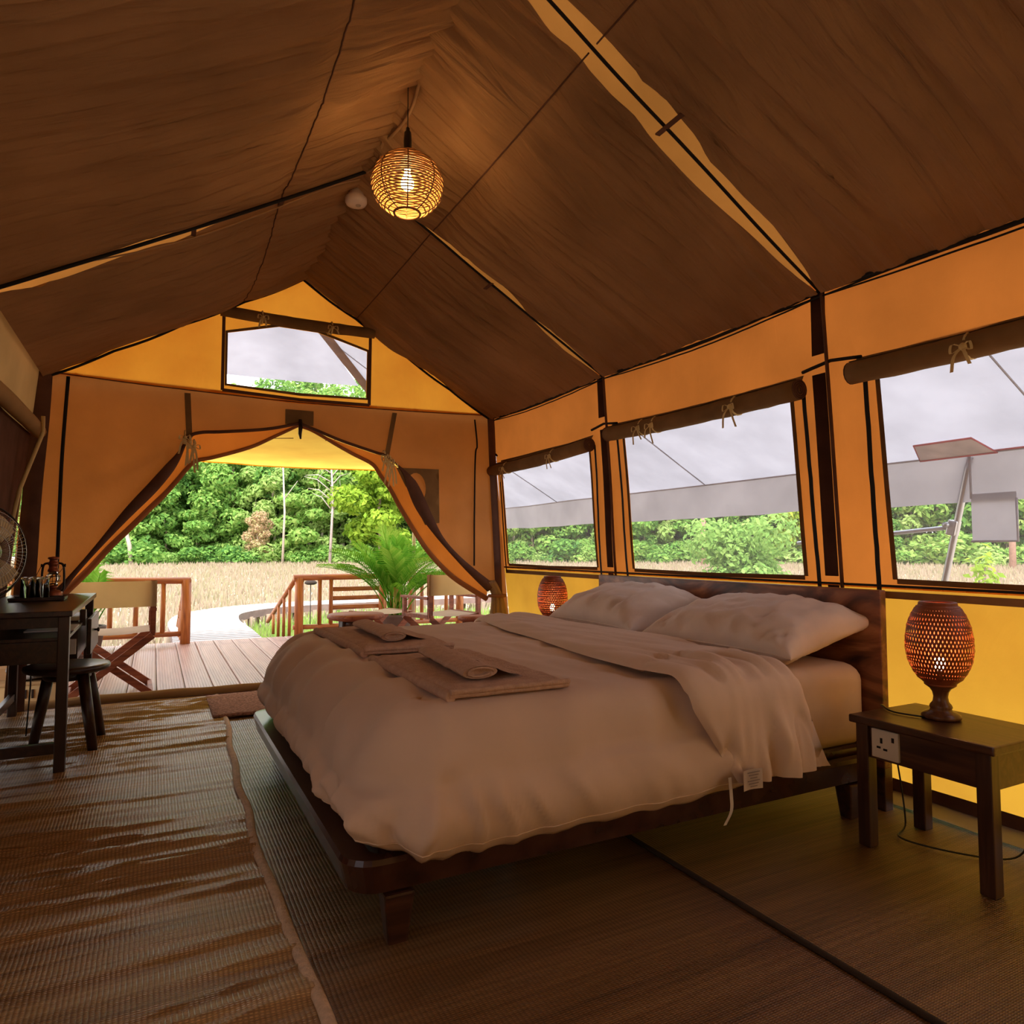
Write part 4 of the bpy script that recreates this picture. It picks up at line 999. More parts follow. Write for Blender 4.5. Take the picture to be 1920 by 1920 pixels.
b = B(); b.tube([(-.585, 4.62, .55), (-.586, 4.60, .45), (-.585, 4.6, .30), (-.60, 4.62, .03)], .004, 5); tag(b.build('desk_cable', M['blackgloss']), 'black cable hanging under the desk beside its power sockets', 'cable')
tag(B().box((-.46, 4.30, .6405), (.21, .297, .006)).build('paper_stack', M['paper']), 'white papers lying on the open shelf of the desk', 'papers')
# stool
st = thing('stool', 'round dark wooden three-legged stool tucked under the desk', 'stool', (-.395, 4.36, 0))
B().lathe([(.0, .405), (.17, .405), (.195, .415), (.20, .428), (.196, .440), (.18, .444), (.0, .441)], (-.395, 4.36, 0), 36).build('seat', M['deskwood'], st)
for (x, y) in ((-.255, 4.19), (-.235, 4.50), (-.545, 4.42)):
    c = V((-.395, 4.36, 0)); e = V((x, y, 0)); tpt = c.lerp(e, .55) + V((0, 0, .41)); B().tube([tpt, (tpt + e) / 2, e], [.028, .027, .022], 12).build('leg', M['deskwood_z'], st)
b = B(); c = V((-.395, 4.36, .375)); b.lathe([(.10, -.01), (.11, .0), (.11, .03)], c, 24); b.build('seat_support', M['deskwood'], st)
# lantern on the desk
lt = thing('hurricane_lantern', 'small red-brown hurricane lantern standing on the desk', 'lantern', (-.545, 5.02, .762)); lc = V((-.545, 5.02, .762))
B().lathe([(.0, .0), (.050, .0), (.053, .008), (.051, .030), (.040, .038), (.018, .043), (.018, .05)], lc, 24).build('tank', M['copper'], lt)
B().lathe([(.020, .05), (.026, .058), (.024, .066), (.012, .070)], lc, 20).build('burner', M['copper'], lt)
b = B(); b.lathe([(.020, .072), (.031, .090), (.036, .110), (.032, .130), (.022, .150)], lc, 24, cap=False); b.build('globe', M['glass'], lt)
B().lathe([(.026, .150), (.031, .156), (.028, .168), (.024, .172), (.024, .190), (.031, .196), (.026, .210), (.022, .214), (.022, .226), (.031, .230), (.028, .240), (.0, .245)], lc, 24).build('chimney', M['copper'], lt)
for sg in (-1, 1):
    B().tube(smooth_path([lc + V(p) for p in ((sg * .044, 0, .03), (sg * .056, 0, .06), (sg * .056, 0, .15), (sg * .048, 0, .195), (sg * .025, 0, .205))], 5), .0065, 8).build('side_tube', M['dmetal'], lt)
    B().lathe([(.0, -.004), (.010, -.004), (.010, .004), (.0, .004)], lc + V((sg * .06, 0, .19)), 10, rot=Euler((0, pi / 2, 0))).build('bail_ear', M['dmetal'], lt)
b = B()
for z in (.095, .125): b.tube([lc + V((.041 * cos(a), .041 * sin(a), z)) for a in np.linspace(0, 2 * pi, 25)[:-1]], .0016, 5, close=True)
b.build('globe_guard', M['dmetal'], lt)
b = B(); b.tube(smooth_path([lc + V(p) for p in ((.06, 0, .19), (.02, -.08, .13), (-.06, -.14, .105), (-.075, -.08, .13), (-.06, 0, .19))], 8), .0018, 5); b.build('bail', M['dmetal'], lt)
# tray and upside-down glasses
tr = B().box((-.575, 4.70, .768), (.26, .17, .010), .004).build('tray', M['deskwood']); tag(tr, 'thin dark tray under the drinking glasses on the desk', 'tray')
for (c, d) in (((-.575, 4.622, .776), (.26, .010, .012)), ((-.575, 4.778, .776), (.26, .010, .012)), ((-.448, 4.70, .776), (.010, .17, .012)), ((-.702, 4.70, .776), (.010, .17, .012))): B().box(c, d, .002).build('rim', M['deskwood_z'], tr)
for k, (x, y, lab) in enumerate(((-.628, 4.68, 'upside-down drinking glass on the tray, the one beside the fan'), (-.555, 4.675, 'upside-down drinking glass on the tray, the one nearer the lantern'), (-.59, 4.745, 'upside-down drinking glass on the tray, behind the other two'))):
    g = B(); g.lathe([(.0, .1215), (.026, .121), (.030, .116), (.0345, .0), (.0320, .0), (.0275, .108), (.0, .110)], V((x, y, .7735)), 24, cap=False)
    tag(g.build('drinking_glass', M['glass']), lab, 'glass', 'upside-down glasses on the desk tray')
# fan
fn = thing('desk_fan', 'wire-guard fan at the left end of the desk', 'fan', (-.74, 4.08, .762)); fc = V((-.735, 4.12, 1.035)); ax = V((.78, -.62, .03)).normalized()
fu = ax.cross(V((0, 0, 1))).normalized(); fv = fu.cross(ax)
b = B(); RG = .235
for q, rr in ((.055, .05), (.058, .09), (.056, .13), (.048, .17), (.035, .205)): b.tube([fc + ax * q + fu * (rr * cos(a)) + fv * (rr * sin(a)) for a in np.linspace(0, 2 * pi, 41)[:-1]], .0016, 4, close=True)
for k in range(64):
    a = 2 * pi * k / 64; d = fu * cos(a) + fv * sin(a); d2 = fu * cos(a + .35) + fv * sin(a + .35)
    b.tube([fc + ax * .058 + d * .05, fc + ax * .056 + d * .13, fc + ax * .04 + d * .20, fc + d * RG, fc - ax * .05 + d * .20, fc - ax * .085 + d * .10], .0013, 4)
b.build('wire_guard', M['chrome'], fn)
b = B(); b.tube([fc + fu * (RG * cos(a)) + fv * (RG * sin(a)) for a in np.linspace(0, 2 * pi, 49)[:-1]], .006, 6, close=True); b.build('guard_rim', M['dmetal'], fn)
for k in range(3):
    b = B(); P = []
    for i in range(7):
        r_ = .03 + .17 * i / 6; row = []
        for j in range(5):
            a = 2 * pi * k / 3 + (j / 4 - .5) * (1.3 - .3 * i / 6); row.append(fc + ax * (.012 - .03 * (j / 4 - .5)) + fu * (r_ * cos(a)) + fv * (r_ * sin(a)))
        P.append(row)
    b.grid(P).build('blade', M['blade'], fn)
Rq = V((0, 0, 1)).rotation_difference(ax).to_euler()
B().lathe([(.0, .04), (.03, .035), (.034, .0), (.045, -.04), (.055, -.10), (.045, -.15), (.0, -.16)], fc, 20, rot=Rq).build('motor', M['dmetal'], fn)
B().lathe([(.0, .055), (.045, .056), (.045, .062), (.0, .066)], fc, 20, rot=Rq).build('badge', M['chrome'], fn)
b = B(); bc = fc - ax * .03; b.lathe([(.085, .0), (.09, .012), (.07, .028), (.02, .034), (.016, .05), (.016, fc.z - .762 - .05)], V((bc.x, bc.y, .762)), 20); b.build('stand', M['dmetal'], fn)
# ------------------------------------------------------------------ rain fly over the tent and its poles
fly = thing('rain_fly', 'large pale grey rain fly stretched over the tent with a hanging valance', 'rain fly', (RX, 3.0, 3.0))
FZ, FE, FX = 3.80, 1.66, 3.63
def fp(side, s, y, sag=.05): return V((RX + side * FX * s, y, FZ - (FZ - FE) * s - sag * sin(pi * s) + .012 * nz(s * 4, y * .9, side)))
yb_, yf_ = -2.4, 6.9
for side in (1, -1):
    P = []
    for i in range(15):
        s = i / 14; yend = yf_ + 3.3 * min(1, s / 1.0) if s > .0 else yf_
        P.append([fp(side, s, yb_ + (yend - yb_) * j / 34) for j in range(35)])
    B().grid(P).build('side_panel', M['fly'], fly)
    e = P[-1]
    B().grid([[p + V((side * .01, 0, -.008)) for p in e], [p + V((side * (.02 + .012 * nz(p.y * 1.7, 3)), 0, -.31 + .012 * nz(p.y * 2.3, 1))) for p in e]]).build('valance', M['fly_dark'], fly)
    B().tube([p + V((side * .005, 0, -.002)) for p in e], .009, 6).build('eave_hem', M['steel'] if False else simple('fly_hem', (.36, .32, .34), .8), fly)
# hipped front
A_ = V((RX, yf_, FZ)); CL, CR = fp(-1, .33, yf_ + 1.36), fp(1, .33, yf_ + 1.36)
P = []
for i in range(9):
    t_ = i / 8; a = A_.lerp(CL, t_); c = A_.lerp(CR, t_); P.append([a.lerp(c, u) + V((0, .55 * t_ * sin(pi * u), .10 * t_ * sin(pi * u))) for u in np.linspace(0, 1, 13)])
B().grid(P).build('front_panel', M['fly'], fly)
for side in (1, -1):
    P = [fp(side, s, yf_ + 3.3 * s) + V((-side * .03, -.02, -.02)) for s in np.linspace(0.0, .62, 9)]
    ribbon(P, .13, .004, (.6 * side, -.8, 0)).build('hip_strap', simple('brown_webbing', (.36, .24, .2), .9), fly)
M['flyseam'] = simple('fly_seam', (.36, .33, .36), .9)
for y in (2.0, 4.9, 7.6): B().tube([fp(1, s, y) + V((-.004, 0, -.006)) for s in np.linspace(.2, 1, 10)], .006, 5).build('panel_seam', M['flyseam'], fly)
b = B(); q = fp(1, .955, 2.52); b.grid([[fp(1, .955, y) + V((-.01, 0, -.02)) for y in (2.42, 2.78)], [fp(1, 1, y) + V((-.012, 0, -.012)) for y in (2.36, 2.84)]], smooth=False); b.build('corner_patch', simple('pale_patch', (.66, .56, .56), .8), fly)
b = B(); b.tube([fp(1, .955, 2.42) + V((-.014, 0, -.02)), fp(1, .955, 2.78) + V((-.014, 0, -.02)), fp(1, 1, 2.84) + V((-.014, 0, -.014)), fp(1, 1, 2.36) + V((-.014, 0, -.014))], .007, 5, close=True); b.tube([fp(1, 1, 2.38) + V((-.012, 0, 0)), fp(1, 1, 2.1) + V((-.012, 0, 0))], .006, 5); b.build('patch_stitching', simple('red_stitching', (.5, .1, .09), .8), fly)
b = B(); b.grid([[V((4.60, y, z)) for y in np.linspace(2.27, 2.53, 5)] for z in np.linspace(1.10, 1.40, 5)]); b.build('valance_flap', M['fly_dark'], fly)
b = B(); b.tube([V((4.59, 2.53, 1.10)), V((4.59, 2.265, 1.10)), V((4.59, 2.265, 1.36))], .008, 5); b.tube([V((4.60, 2.53, 1.37)), V((4.60, 2.53, 1.66))], .007, 5); b.build('flap_hem', simple('grey_flap_hem', (.3, .26, .27), .8), fly)
gp = thing('steel_pole', 'leaning galvanised steel pole holding up the fly outside the window by the near lamp', 'pole', (4.62, 2.9, -.55))
B().tube([(4.62, 2.53, 1.64), (4.63, 2.56, 1.55), (4.64, 2.73, .86), (4.68, 3.05, -.56)], .021, 12).build('upright', M['steel'], gp)
B().tube([(4.64, 3.9, 1.10), (4.64, 2.68, 1.195)], .015, 10).build('brace', M['steel'], gp)
b = B(); b.box((4.635, 2.665, 1.19), (.06, .06, .10), .01, Euler((.23, 0, 0))); b.lathe([(.0, -.04), (.018, -.04), (.018, .04), (.0, .04)], (4.62, 2.69, 1.21), 10, rot=Euler((0, pi / 2, 0))); b.build('clamp', M['steel'], gp)

# ------------------------------------------------------------------ porch awning
aw = thing('porch_awning', 'glowing yellow canvas awning over the wooden deck', 'awning', (RX, 7.1, 2.2))
P = []
for i in range(25):
    t_ = i / 24; y = 5.5 + 3.2 * t_; row = []
    for j in range(41):
        x = -1.35 + 4.7 * j / 40; z = 2.19 + (2.06 - 2.19) * t_ + .045 * ((x - 1.5) / 1.1) ** 2 * t_ * .45 + .03 * (1 - t_) * abs(x - RX) * -.3 - .03 * sin(pi * t_) + .010 * nz(x * 2.2, y * 1.1, 4)
        row.append((x, y, z))
    P.append(row)
B().grid(P).build('awning_sheet', M['awning'], aw)
B().tube([V(p) for p in P[-1]], .012, 6).build('front_hem', M['awning'], aw)
for (x0, y0, x1, y1) in ((.80, 6.9, 1.15, 6.75), (1.45, 6.75, 1.65, 6.55), (1.65, 6.55, 2.0, 6.6)):  # thin dark tubes stand in for the shaded creases of the cloth
    B().tube([V((x0 + (x1 - x0) * k / 6, y0 + (y1 - y0) * k / 6, 2.19 - .13 * ((y0 + (y1 - y0) * k / 6) - 5.5) / 3.2 - .03)) for k in range(7)], .004, 4).build('crease_shade', M['roller'], aw)
for x, lab in ((3.02, 'slim pale pole of the awning standing behind the canvas chair by the bed'), ):
    tag(B().tube([(x, 8.62, -.03), (x, 8.62, 2.10)], .022, 10).build('awning_pole', simple('pale_pole_wood', (.55, .4, .25), .6)), lab, 'pole')

# ------------------------------------------------------------------ deck, rails, walkway
dkk = thing('wooden_deck', 'reddish grooved board deck outside the doorway', 'deck', (RX, 7.1, -.04)); dkk['kind'] = 'structure'
b = B(); n = 9; w_ = .196; prof = []
for k in range(n):
    x = -w_ / 2 + .006 + (w_ - .012) * k / n; g = (w_ - .012) / n
    prof += [(x, 0), (x + g * .62, 0), (x + g * .68, -.0035), (x + g * .94, -.0035)]
prof += [(w_ / 2 - .006, 0), (w_ / 2, -.005), (w_ / 2, -.028), (-w_ / 2, -.028), (-w_ / 2, -.005)]
L = 3.5; a = [b.bm.verts.new((x, 0, z)) for x, z in prof]; c = [b.bm.verts.new((x, L, z)) for x, z in prof]
for k in range(len(prof)): b.bm.faces.new((a[k], a[(k + 1) % len(prof)], c[(k + 1) % len(prof)], c[k]))
b.bm.faces.new(a); b.bm.faces.new(c[::-1])
bmesh.ops.recalc_face_normals(b.bm, faces=b.bm.faces)
pme = bpy.data.meshes.new('plank'); b.bm.to_mesh(pme); pme.materials.append(M['deck'])
for k in range(27):
    o = bpy.data.objects.new('plank', pme); COL.objects.link(o); o.parent = dkk; o.location = V((-1.47 + .2013 * k, 5.46 + .012 * nz(k, 3), -.03 + .0015 * nz(k, 8))) - dkk.location
B().box((1.1, 7.2, -.16), (5.4, 3.3, .18)).build('joists', M['matdark'], dkk)
def rail(name, label, x0, x1, y, posts, bal, slats=None, slope=None):
    r = thing(name, label, 'railing', ((x0 + x1) / 2, y, 0), 'log railings of the deck')
    B().tube([(x0, y, .70), ((x0 + x1) / 2, y, .703), (x1, y, .69)], .038, 12).build('top_rail', M['log'], r)
    B().tube([(x0, y, .09), (x1, y, .085)], .030, 10).build('bottom_rail', M['log'], r)
    for x in posts: B().tube([(x, y, -.03), (x, y, .70)], .054, 12).build('post', M['log_z'], r)
    for x in bal: B().tube([(x, y, .10), (x, y, .68)], .026, 8).build('baluster', M['log_z'], r)
    if slats:
        for z in slats[2]: B().box(((slats[0] + slats[1]) / 2, y + .035, z), (slats[1] - slats[0], .025, .055), .004).build('slat', M['log'], r)
    if slope:
        sx, d = slope
        B().tube([(sx, y, .69), (sx + d, y + 1.6, .02)], .028, 10).build('handrail', M['log'], r)
        for k in range(1, 5):
            f = k / 5.2; B().tube([(sx + d * f, y + 1.6 * f, -.12), (sx + d * f, y + 1.6 * f, .69 - .67 * f)], .020, 8).build('baluster', M['log_z'], r)
M['log_z'] = wood('orange_log_post_wood', (.24, .065, .016), (.44, .14, .032), (.6, .23, .06), 'z', .5)
rail('log_railing', 'orange log railing on the desk side of the deck opening', -1.5, .38, 8.80, (.335, -.9), (.10, -.17, -.42), None, (.33, -.02))
rail('log_railing', 'orange log railing with flat slats and a potted palm before it', 1.53, 4.0, 8.80, (1.60, 2.66, 3.06, 3.75), (1.85, 1.99, 2.86, 3.2, 3.35, 3.55), (1.99, 2.66, (.545, .43, .315)), (1.56, -.10))
# boardwalk across the field
cl = smooth_path([(.74, 8.95, 0), (.75, 10.5, 0), (.74, 12.2, 0), (1.0, 13.6, 0), (1.9, 14.7, 0), (3.3, 15.2, 0), (6, 15.5, 0), (11, 15.6, 0), (20, 15.0, 0)], 8)
wkp = thing('boardwalk', 'pale weathered boardwalk curving away across the dry field', 'boardwalk', (.75, 9, -.1))
Lp, Rp_ = [], []
for k, p in enumerate(cl):
    d = (cl[min(k + 1, len(cl) - 1)] - cl[max(0, k - 1)]).normalized(); nn = V((-d.y, d.x, 0)); Lp.append(p + nn * .52); Rp_.append(p - nn * .52)
b = B()
zt = -.10
b.grid([[l + V((0, 0, zt)), r_ + V((0, 0, zt))] for l, r_ in zip(Lp, Rp_)], smooth=False)
b.build('walk_surface', M['walk'], wkp)
b = B(); b.grid([[r_ + V((0, 0, zt)), r_ + V((0, 0, zt - .13))] for r_ in Rp_], smooth=False); b.grid([[l + V((0, 0, zt)), l + V((0, 0, zt - .13))] for l in Lp], smooth=False)
b.build('side_beam', simple('dark_weathered_beam', (.2, .13, .11), .8), wkp)
b = B()
tot = 0; last = cl[0]; acc = 0
for k in range(len(cl) - 1):
    seg = (cl[k + 1] - cl[k]); nseg = max(1, int(seg.length / .15))
    for j in range(nseg):
        f = j / nseg; l = Lp[k].lerp(Lp[k + 1], f); r_ = Rp_[k].lerp(Rp_[k + 1], f); b.bar(l + V((0, 0, zt + .004)), r_ + V((0, 0, zt + .004)), .132, .010)
o = b.build('boards', M['walk'], wkp); o['kind'] = 'stuff'
for k in range(6, len(cl), 4):
    for q in (Lp[k], Rp_[k]): B().tube([q + V((0, 0, zt - .1)), q + V((0, 0, -.75))], .05, 8).build('support_post', M['trunk'], wkp)
pg = thing('path_lamp', 'small dark disc-topped path light standing by the boardwalk', 'path light', (2.37, 12, -.6))
B().lathe([(.0, .54), (.04, .535), (.10, .50), (.105, .47), (.06, .45), (.0, .45)], (2.37, 12, 0), 18).build('shade', M['matdark'], pg)
B().tube([(2.37, 12, -.6), (2.37, 12, .46)], .008, 6).build('pole', M['dmetal'], pg)

# ------------------------------------------------------------------ folding chairs, low tables on the deck
def chair():
    r = thing('folding_chair', 'x', 'chair', (0, 0, 0), 'folding canvas chairs on the deck')
    W, D = .27, .24
    for y in (-D, D):                       # crossed legs, front and back
        B().bar((-W, y, .445), (W, y, .012), .05, .024, .003, upv=(0, 1, 0)).build('leg', M['chairwood'], r)
        B().bar((W, y - .024, .445), (-W, y - .024, .012), .05, .024, .003, upv=(0, 1, 0)).build('leg', M['chairwood'], r)
    for x in (-W, W):
        B().bar((x, -D - .03, .022), (x, D + .03, .022), .03, .03, .003).build('foot_rail', M['chairwood'], r)
        B().bar((x, -D - .02, .46), (x, D + .02, .46), .03, .035, .003).build('seat_rail', M['chairwood'], r)
        B().bar((x, D - .01, .46), (x, D - .01, .62), .034, .03, .003, upv=(0, 1, 0)).build('arm_post', M['chairwood'], r)
        B().bar((x, -D + .01, .46), (x, -D + .01, .845), .034, .034, .003, upv=(0, 1, 0)).build('back_post', M['chairwood'], r)
        B().bar((x, -D + .02, .630), (x, D + .03, .630), .05, .024, .004).build('armrest', M['chairwood'], r)
    P = [[(x, y, .474 - .016 * cos(x / W * pi / 2) + .004 * nz(x * 5, y * 5)) for y in np.linspace(-D, D, 9)] for x in np.linspace(-W, W, 13)]
    B().grid(P).build('seat', M['seatcanvas'], r)
    b = B(); P = []
    for x, dy in [(-W - .022, 0), (-W - .022, -.02)] + [(x, -.022 - .012 * cos(x / W * pi / 2)) for x in np.linspace(-W, W, 11)] + [(W + .022, -.02), (W + .022, 0)]:
        P.append([(x, -D + .01 + dy + .004 * nz(x * 6, z * 9), z) for z in np.linspace(.655, .845, 7)])
    b.grid(P); P = [[(x, -D + .01 + .021, z) for z in (.655, .845)] for x in (-W - .022, -W + .06)]; b.grid(P); b.grid([[(x, -D + .01 + .021, z) for z in (.655, .845)] for x in (W - .06, W + .022)])
    b.build('back_band', M['cream'], r)
    return r
ch = chair(); ch.location = (-.275, 6.05, -.03); ch.rotation_euler.z = .03; ch['label'] = 'folding chair with a tan canvas back, seen past the writing desk'
dup(ch, (2.46, 6.22, -.03), .20, label='folding chair with a pale canvas back, seen past the far corner of the bed')
fs = thing('folding_footstool', 'folding footstool with a white canvas top between the palm and the chair', 'footstool', (2.08, 6.95, -.03))
fr = Euler((0, 0, .3)).to_matrix()
def fsp(x, y, z): return fr @ V((x, y, z)) + V((2.08, 6.95, -.03))
for y in (-.2, .2):
    B().bar(fsp(-.22, y, .42), fsp(.22, y, .01), .045, .022, .003, upv=(0, 1, 0)).build('leg', M['chairwood'], fs); B().bar(fsp(.22, y - .024, .42), fsp(-.22, y - .024, .01), .045, .022, .003, upv=(0, 1, 0)).build('leg', M['chairwood'], fs)
for x in (-.22, .22): B().bar(fsp(x, -.23, .435), fsp(x, .23, .435), .03, .03, .003).build('seat_rail', M['chairwood'], fs)
B().grid([[fsp(x, y, .452 - .02 * cos(x / .24 * pi / 2)) for y in np.linspace(-.22, .22, 7)] for x in np.linspace(-.24, .24, 11)]).build('seat', M['seatcanvas'], fs)
def low_table(label, x, y, R_, h):
    r = thing('low_table', label, 'table', (x, y, -.03))
    B().lathe([(.0, h - .05), (R_ - .03, h - .05), (R_, h - .035), (R_, h - .012), (R_ - .01, h), (.0, h)], (x, y, 0), 36).build('top', M['chairwood'], r)
    for k in range(4):
        a = k * pi / 2 + .5; B().bar((x + .6 * R_ * cos(a), y + .6 * R_ * sin(a), h - .05), (x + .75 * R_ * cos(a), y + .75 * R_ * sin(a), -.03), .045, .045, .004, upv=(sin(a), -cos(a), 0)).build('leg', M['nswood_z'], r)
    B().lathe([(R_ * .55, h - .11), (R_ * .6, h - .10), (R_ * .6, h - .05), (R_ * .55, h - .05)], (x, y, 0), 24).build('apron', M['nswood'], r)
low_table('round dark wooden low table on the deck beside the palm', 1.67, 6.36, .26, .455)
low_table('small low wooden table seen just above the far edge of the bed', 2.62, 5.83, .14, .44)

# ------------------------------------------------------------------ things on the floor of the deck behind the desk
bx = thing('storage_bench', 'low tan canvas-sided bench behind the desk at the doorway corner', 'bench', (-.82, 5.95, -.03))
B().box((-.85, 5.95, .045), (.56, .36, .15), .02).build('body', M['cream'], bx)
B().box((-.85, 5.95, .128), (.58, .38, .02), .006).build('lid', M['tan'], bx)
for y in (-.72, -.76): B().box((y, 5.762, .06), (.014, .012, .06), .003).build('buckle', M['dmetal'], bx)
def lump(name, label, cat, c, d, mat, seed, amp=.25):
    b = B(); bmesh.ops.create_icosphere(b.bm, subdivisions=4, radius=1)
    for v in b.bm.verts:
        n_ = v.co.copy(); k = 1 + amp * nz(n_.x * 2 + seed, n_.y * 2, n_.z * 2) + amp * .5 * nz(n_.x * 5, n_.y * 5 + seed, n_.z * 5)
        v.co = V((n_.x * d[0] * k, n_.y * d[1] * k, max(-.6, n_.z) * d[2] * k))
    zm = min(v.co.z for v in b.bm.verts)
    for v in b.bm.verts: v.co += V((c[0], c[1], c[2] - zm))
    for f in b.bm.faces: f.smooth = True
    return tag(b.build(name, mat), label, cat)
lump('wool_blanket', 'crumpled dark grey wool blanket on the low bench behind the desk', 'blanket', (-.74, 5.92, .138), (.15, .14, .075), M['greycloth'], 1)
lump('red_cloth', 'bunched red cloth on the low bench behind the desk', 'cloth', (-.72, 6.06, .16), (.085, .08, .09), M['red'], 5)
bk = thing('shoulder_bag', 'tan leather shoulder bag standing on the low bench behind the desk', 'bag', (-.90, 5.98, .138))
loft([rrect(-1.0, -.80, 5.93, 6.03, .03, .139), rrect(-1.01, -.79, 5.92, 6.04, .035, .22), rrect(-.99, -.81, 5.94, 6.02, .03, .36), rrect(-.97, -.83, 5.96, 6.0, .015, .375)], True).build('body', M['tanleather'], bk)
B().tube(smooth_path([(-.98, 5.98, .36), (-.94, 5.97, .46), (-.86, 5.97, .46), (-.82, 5.98, .36)], 6), .010, 6, flat=(1.2, .5)).build('strap', M['brown'], bk)
for k, (x, lab) in enumerate(((-.685, 'clear glass jar with a pale lid behind the desk, nearer the stool'), (-.775, 'clear glass jar with a pale lid behind the desk, nearer the leather bag'))):
    j = thing('glass_jar', lab, 'jar', (x, 6.26, -.03), 'glass jars behind the desk')
    B().lathe([(.0, .0), (.04, .0), (.043, .01), (.043, .33), (.036, .35), (.032, .35), (.039, .33), (.039, .014), (.0, .012)], (x, 6.26, -.03), 20, cap=False).build('body', M['glass'], j)
    B().lathe([(.0, .375), (.036, .372), (.038, .345), (.0, .345)], (x, 6.26, -.03), 20).build('lid', M['paper'], j)

# ------------------------------------------------------------------ potted palms
def frond(rnd, L, lean, az, h0, nleaf=28):
    """one arching frond: rachis with two rows of narrow leaflets"""
    b = B(); pts = []; d0 = V((cos(az), sin(az), 0))
    for k in range(15):
        t_ = k / 14; r_ = lean * L * (t_ ** 1.5); z = h0 + L * (t_ - .42 * lean * t_ ** 2.6); pts.append(d0 * (r_ + .03) + V((0, 0, z)))
    b.tube(pts, [.007 * (1 - .8 * k / 14) + .0012 for k in range(15)], 4)
    sd_ = V((-d0.y, d0.x, 0))
    for k in range(nleaf):
        t_ = .40 + .59 * k / nleaf; i = t_ * 14; p = pts[int(i)].lerp(pts[min(14, int(i) + 1)], i - int(i)); tn = (pts[min(14, int(i) + 1)] - pts[int(i)]).normalized()
        ll = .30 * L * (sin(pi * (.15 + .8 * (t_ - .4) / .6)) ** .7) * rnd.uniform(.85, 1.1)
        for s_ in (-1, 1):
            dr_ = (sd_ * s_ * .8 + tn * .65 + V((0, 0, .18))).normalized(); w2 = tn.cross(dr_).cross(dr_).normalized() * .0075
            a = p; m_ = p + dr_ * ll * .5 + V((0, 0, .02)); e = p + dr_ * ll + V((0, 0, -.10 * ll - .03))
            v = [b.bm.verts.new(q) for q in (a - w2 * .4, a + w2 * .4, m_ + w2, m_ - w2, e)]
            b.bm.faces.new((v[0], v[1], v[2], v[3])); b.bm.faces.new((v[3], v[2], v[4]))
    return b
def palm(label, x, y, z, n, Lr, seed, pot=True):
    rnd = random.Random(seed); r = thing('potted_palm', label, 'palm', (0, 0, 0))
    if pot:
        B().lathe([(.0, .0), (.13, .0), (.15, .03), (.185, .26), (.20, .27), (.20, .30), (.17, .30), (.165, .25), (.0, .245)], n=24).build('pot', simple('dark_clay', (.12, .07, .05), .7), r)
    for k in range(n):
        L = rnd.uniform(*Lr); lean = rnd.choice((.18, .4, .65, .9, 1.0)) * rnd.uniform(.8, 1.15); az = rnd.uniform(0, 2 * pi); c = V((rnd.uniform(-.09, .09), rnd.uniform(-.09, .09), 0))
        q = frond(rnd, L, lean, az, .24)
        bmesh.ops.translate(q.bm, verts=q.bm.verts, vec=c); q.build('frond', M['palm'], r)
    b = B()
    for k in range(14):
        a = rnd.uniform(0, 2 * pi); rr = rnd.uniform(.02, .10); b.tube([(rr * cos(a), rr * sin(a), .24), (rr * 1.3 * cos(a), rr * 1.3 * sin(a), .62)], .011, 6)
    o = b.build('cane_clump', simple('palm_cane', (.45, .36, .08), .5, var=.3), r); o['kind'] = 'stuff'
    r.location = (x, y, z)
palm('bushy green potted palm before the slatted log railing', 2.62, 8.1, -.03, 40, (.7, 1.3), 3)
palm('green potted palm tucked behind the tan chair back at the desk side railing', -.62, 8.25, -.03, 26, (.5, .85), 8)

# ------------------------------------------------------------------ trees, shrubs, grass
def leaf_mesh(name, blobs, nleaf, size, mat, seed, up=.3):
    """many small bent leaves spread through blob volumes, mostly at their outside"""
    R_ = np.random.RandomState(seed); vol = np.array([b_[3] * b_[4] for b_ in blobs]); pr = vol / vol.sum()
    idx = R_.choice(len(blobs), nleaf, p=pr); B_ = np.array(blobs)[idx]
    d = R_.normal(size=(nleaf, 3)); d /= np.linalg.norm(d, axis=1)[:, None]
    rad = R_.uniform(.35, 1, nleaf) ** .4
    lump_ = 1 + .22 * np.sin(d[:, 0] * 7 + idx) * np.sin(d[:, 1] * 6 + idx * 2) * np.sin(d[:, 2] * 7)
    p = B_[:, :3] + d * (rad * lump_)[:, None] * B_[:, [3, 3, 4]]
    nrm = d + R_.normal(size=(nleaf, 3)) * .55 + np.array([0, 0, up]); nrm /= np.linalg.norm(nrm, axis=1)[:, None]
    t1 = np.cross(nrm, R_.normal(size=(nleaf, 3))); t1 /= np.linalg.norm(t1, axis=1)[:, None]; t2 = np.cross(nrm, t1)
    s = size * R_.uniform(.6, 1.35, nleaf)[:, None]
    v0 = p - t1 * s * .9; v1 = p - t2 * s * .45 + nrm * s * .12; v2 = p + t1 * s * .9 - nrm * s * .15; v3 = p + t2 * s * .45 + nrm * s * .12
    vs = np.stack([v0, v1, v2, v3], 1).reshape(-1, 3)
    me = bpy.data.meshes.new(name); me.vertices.add(len(vs)); me.vertices.foreach_set('co', vs.ravel())
    me.loops.add(nleaf * 4); me.loops.foreach_set('vertex_index', np.arange(nleaf * 4)); me.polygons.add(nleaf)
    me.polygons.foreach_set('loop_start', np.arange(nleaf) * 4); me.polygons.foreach_set('loop_total', np.full(nleaf, 4)); me.update(); me.validate()
    me.materials.append(mat); return me
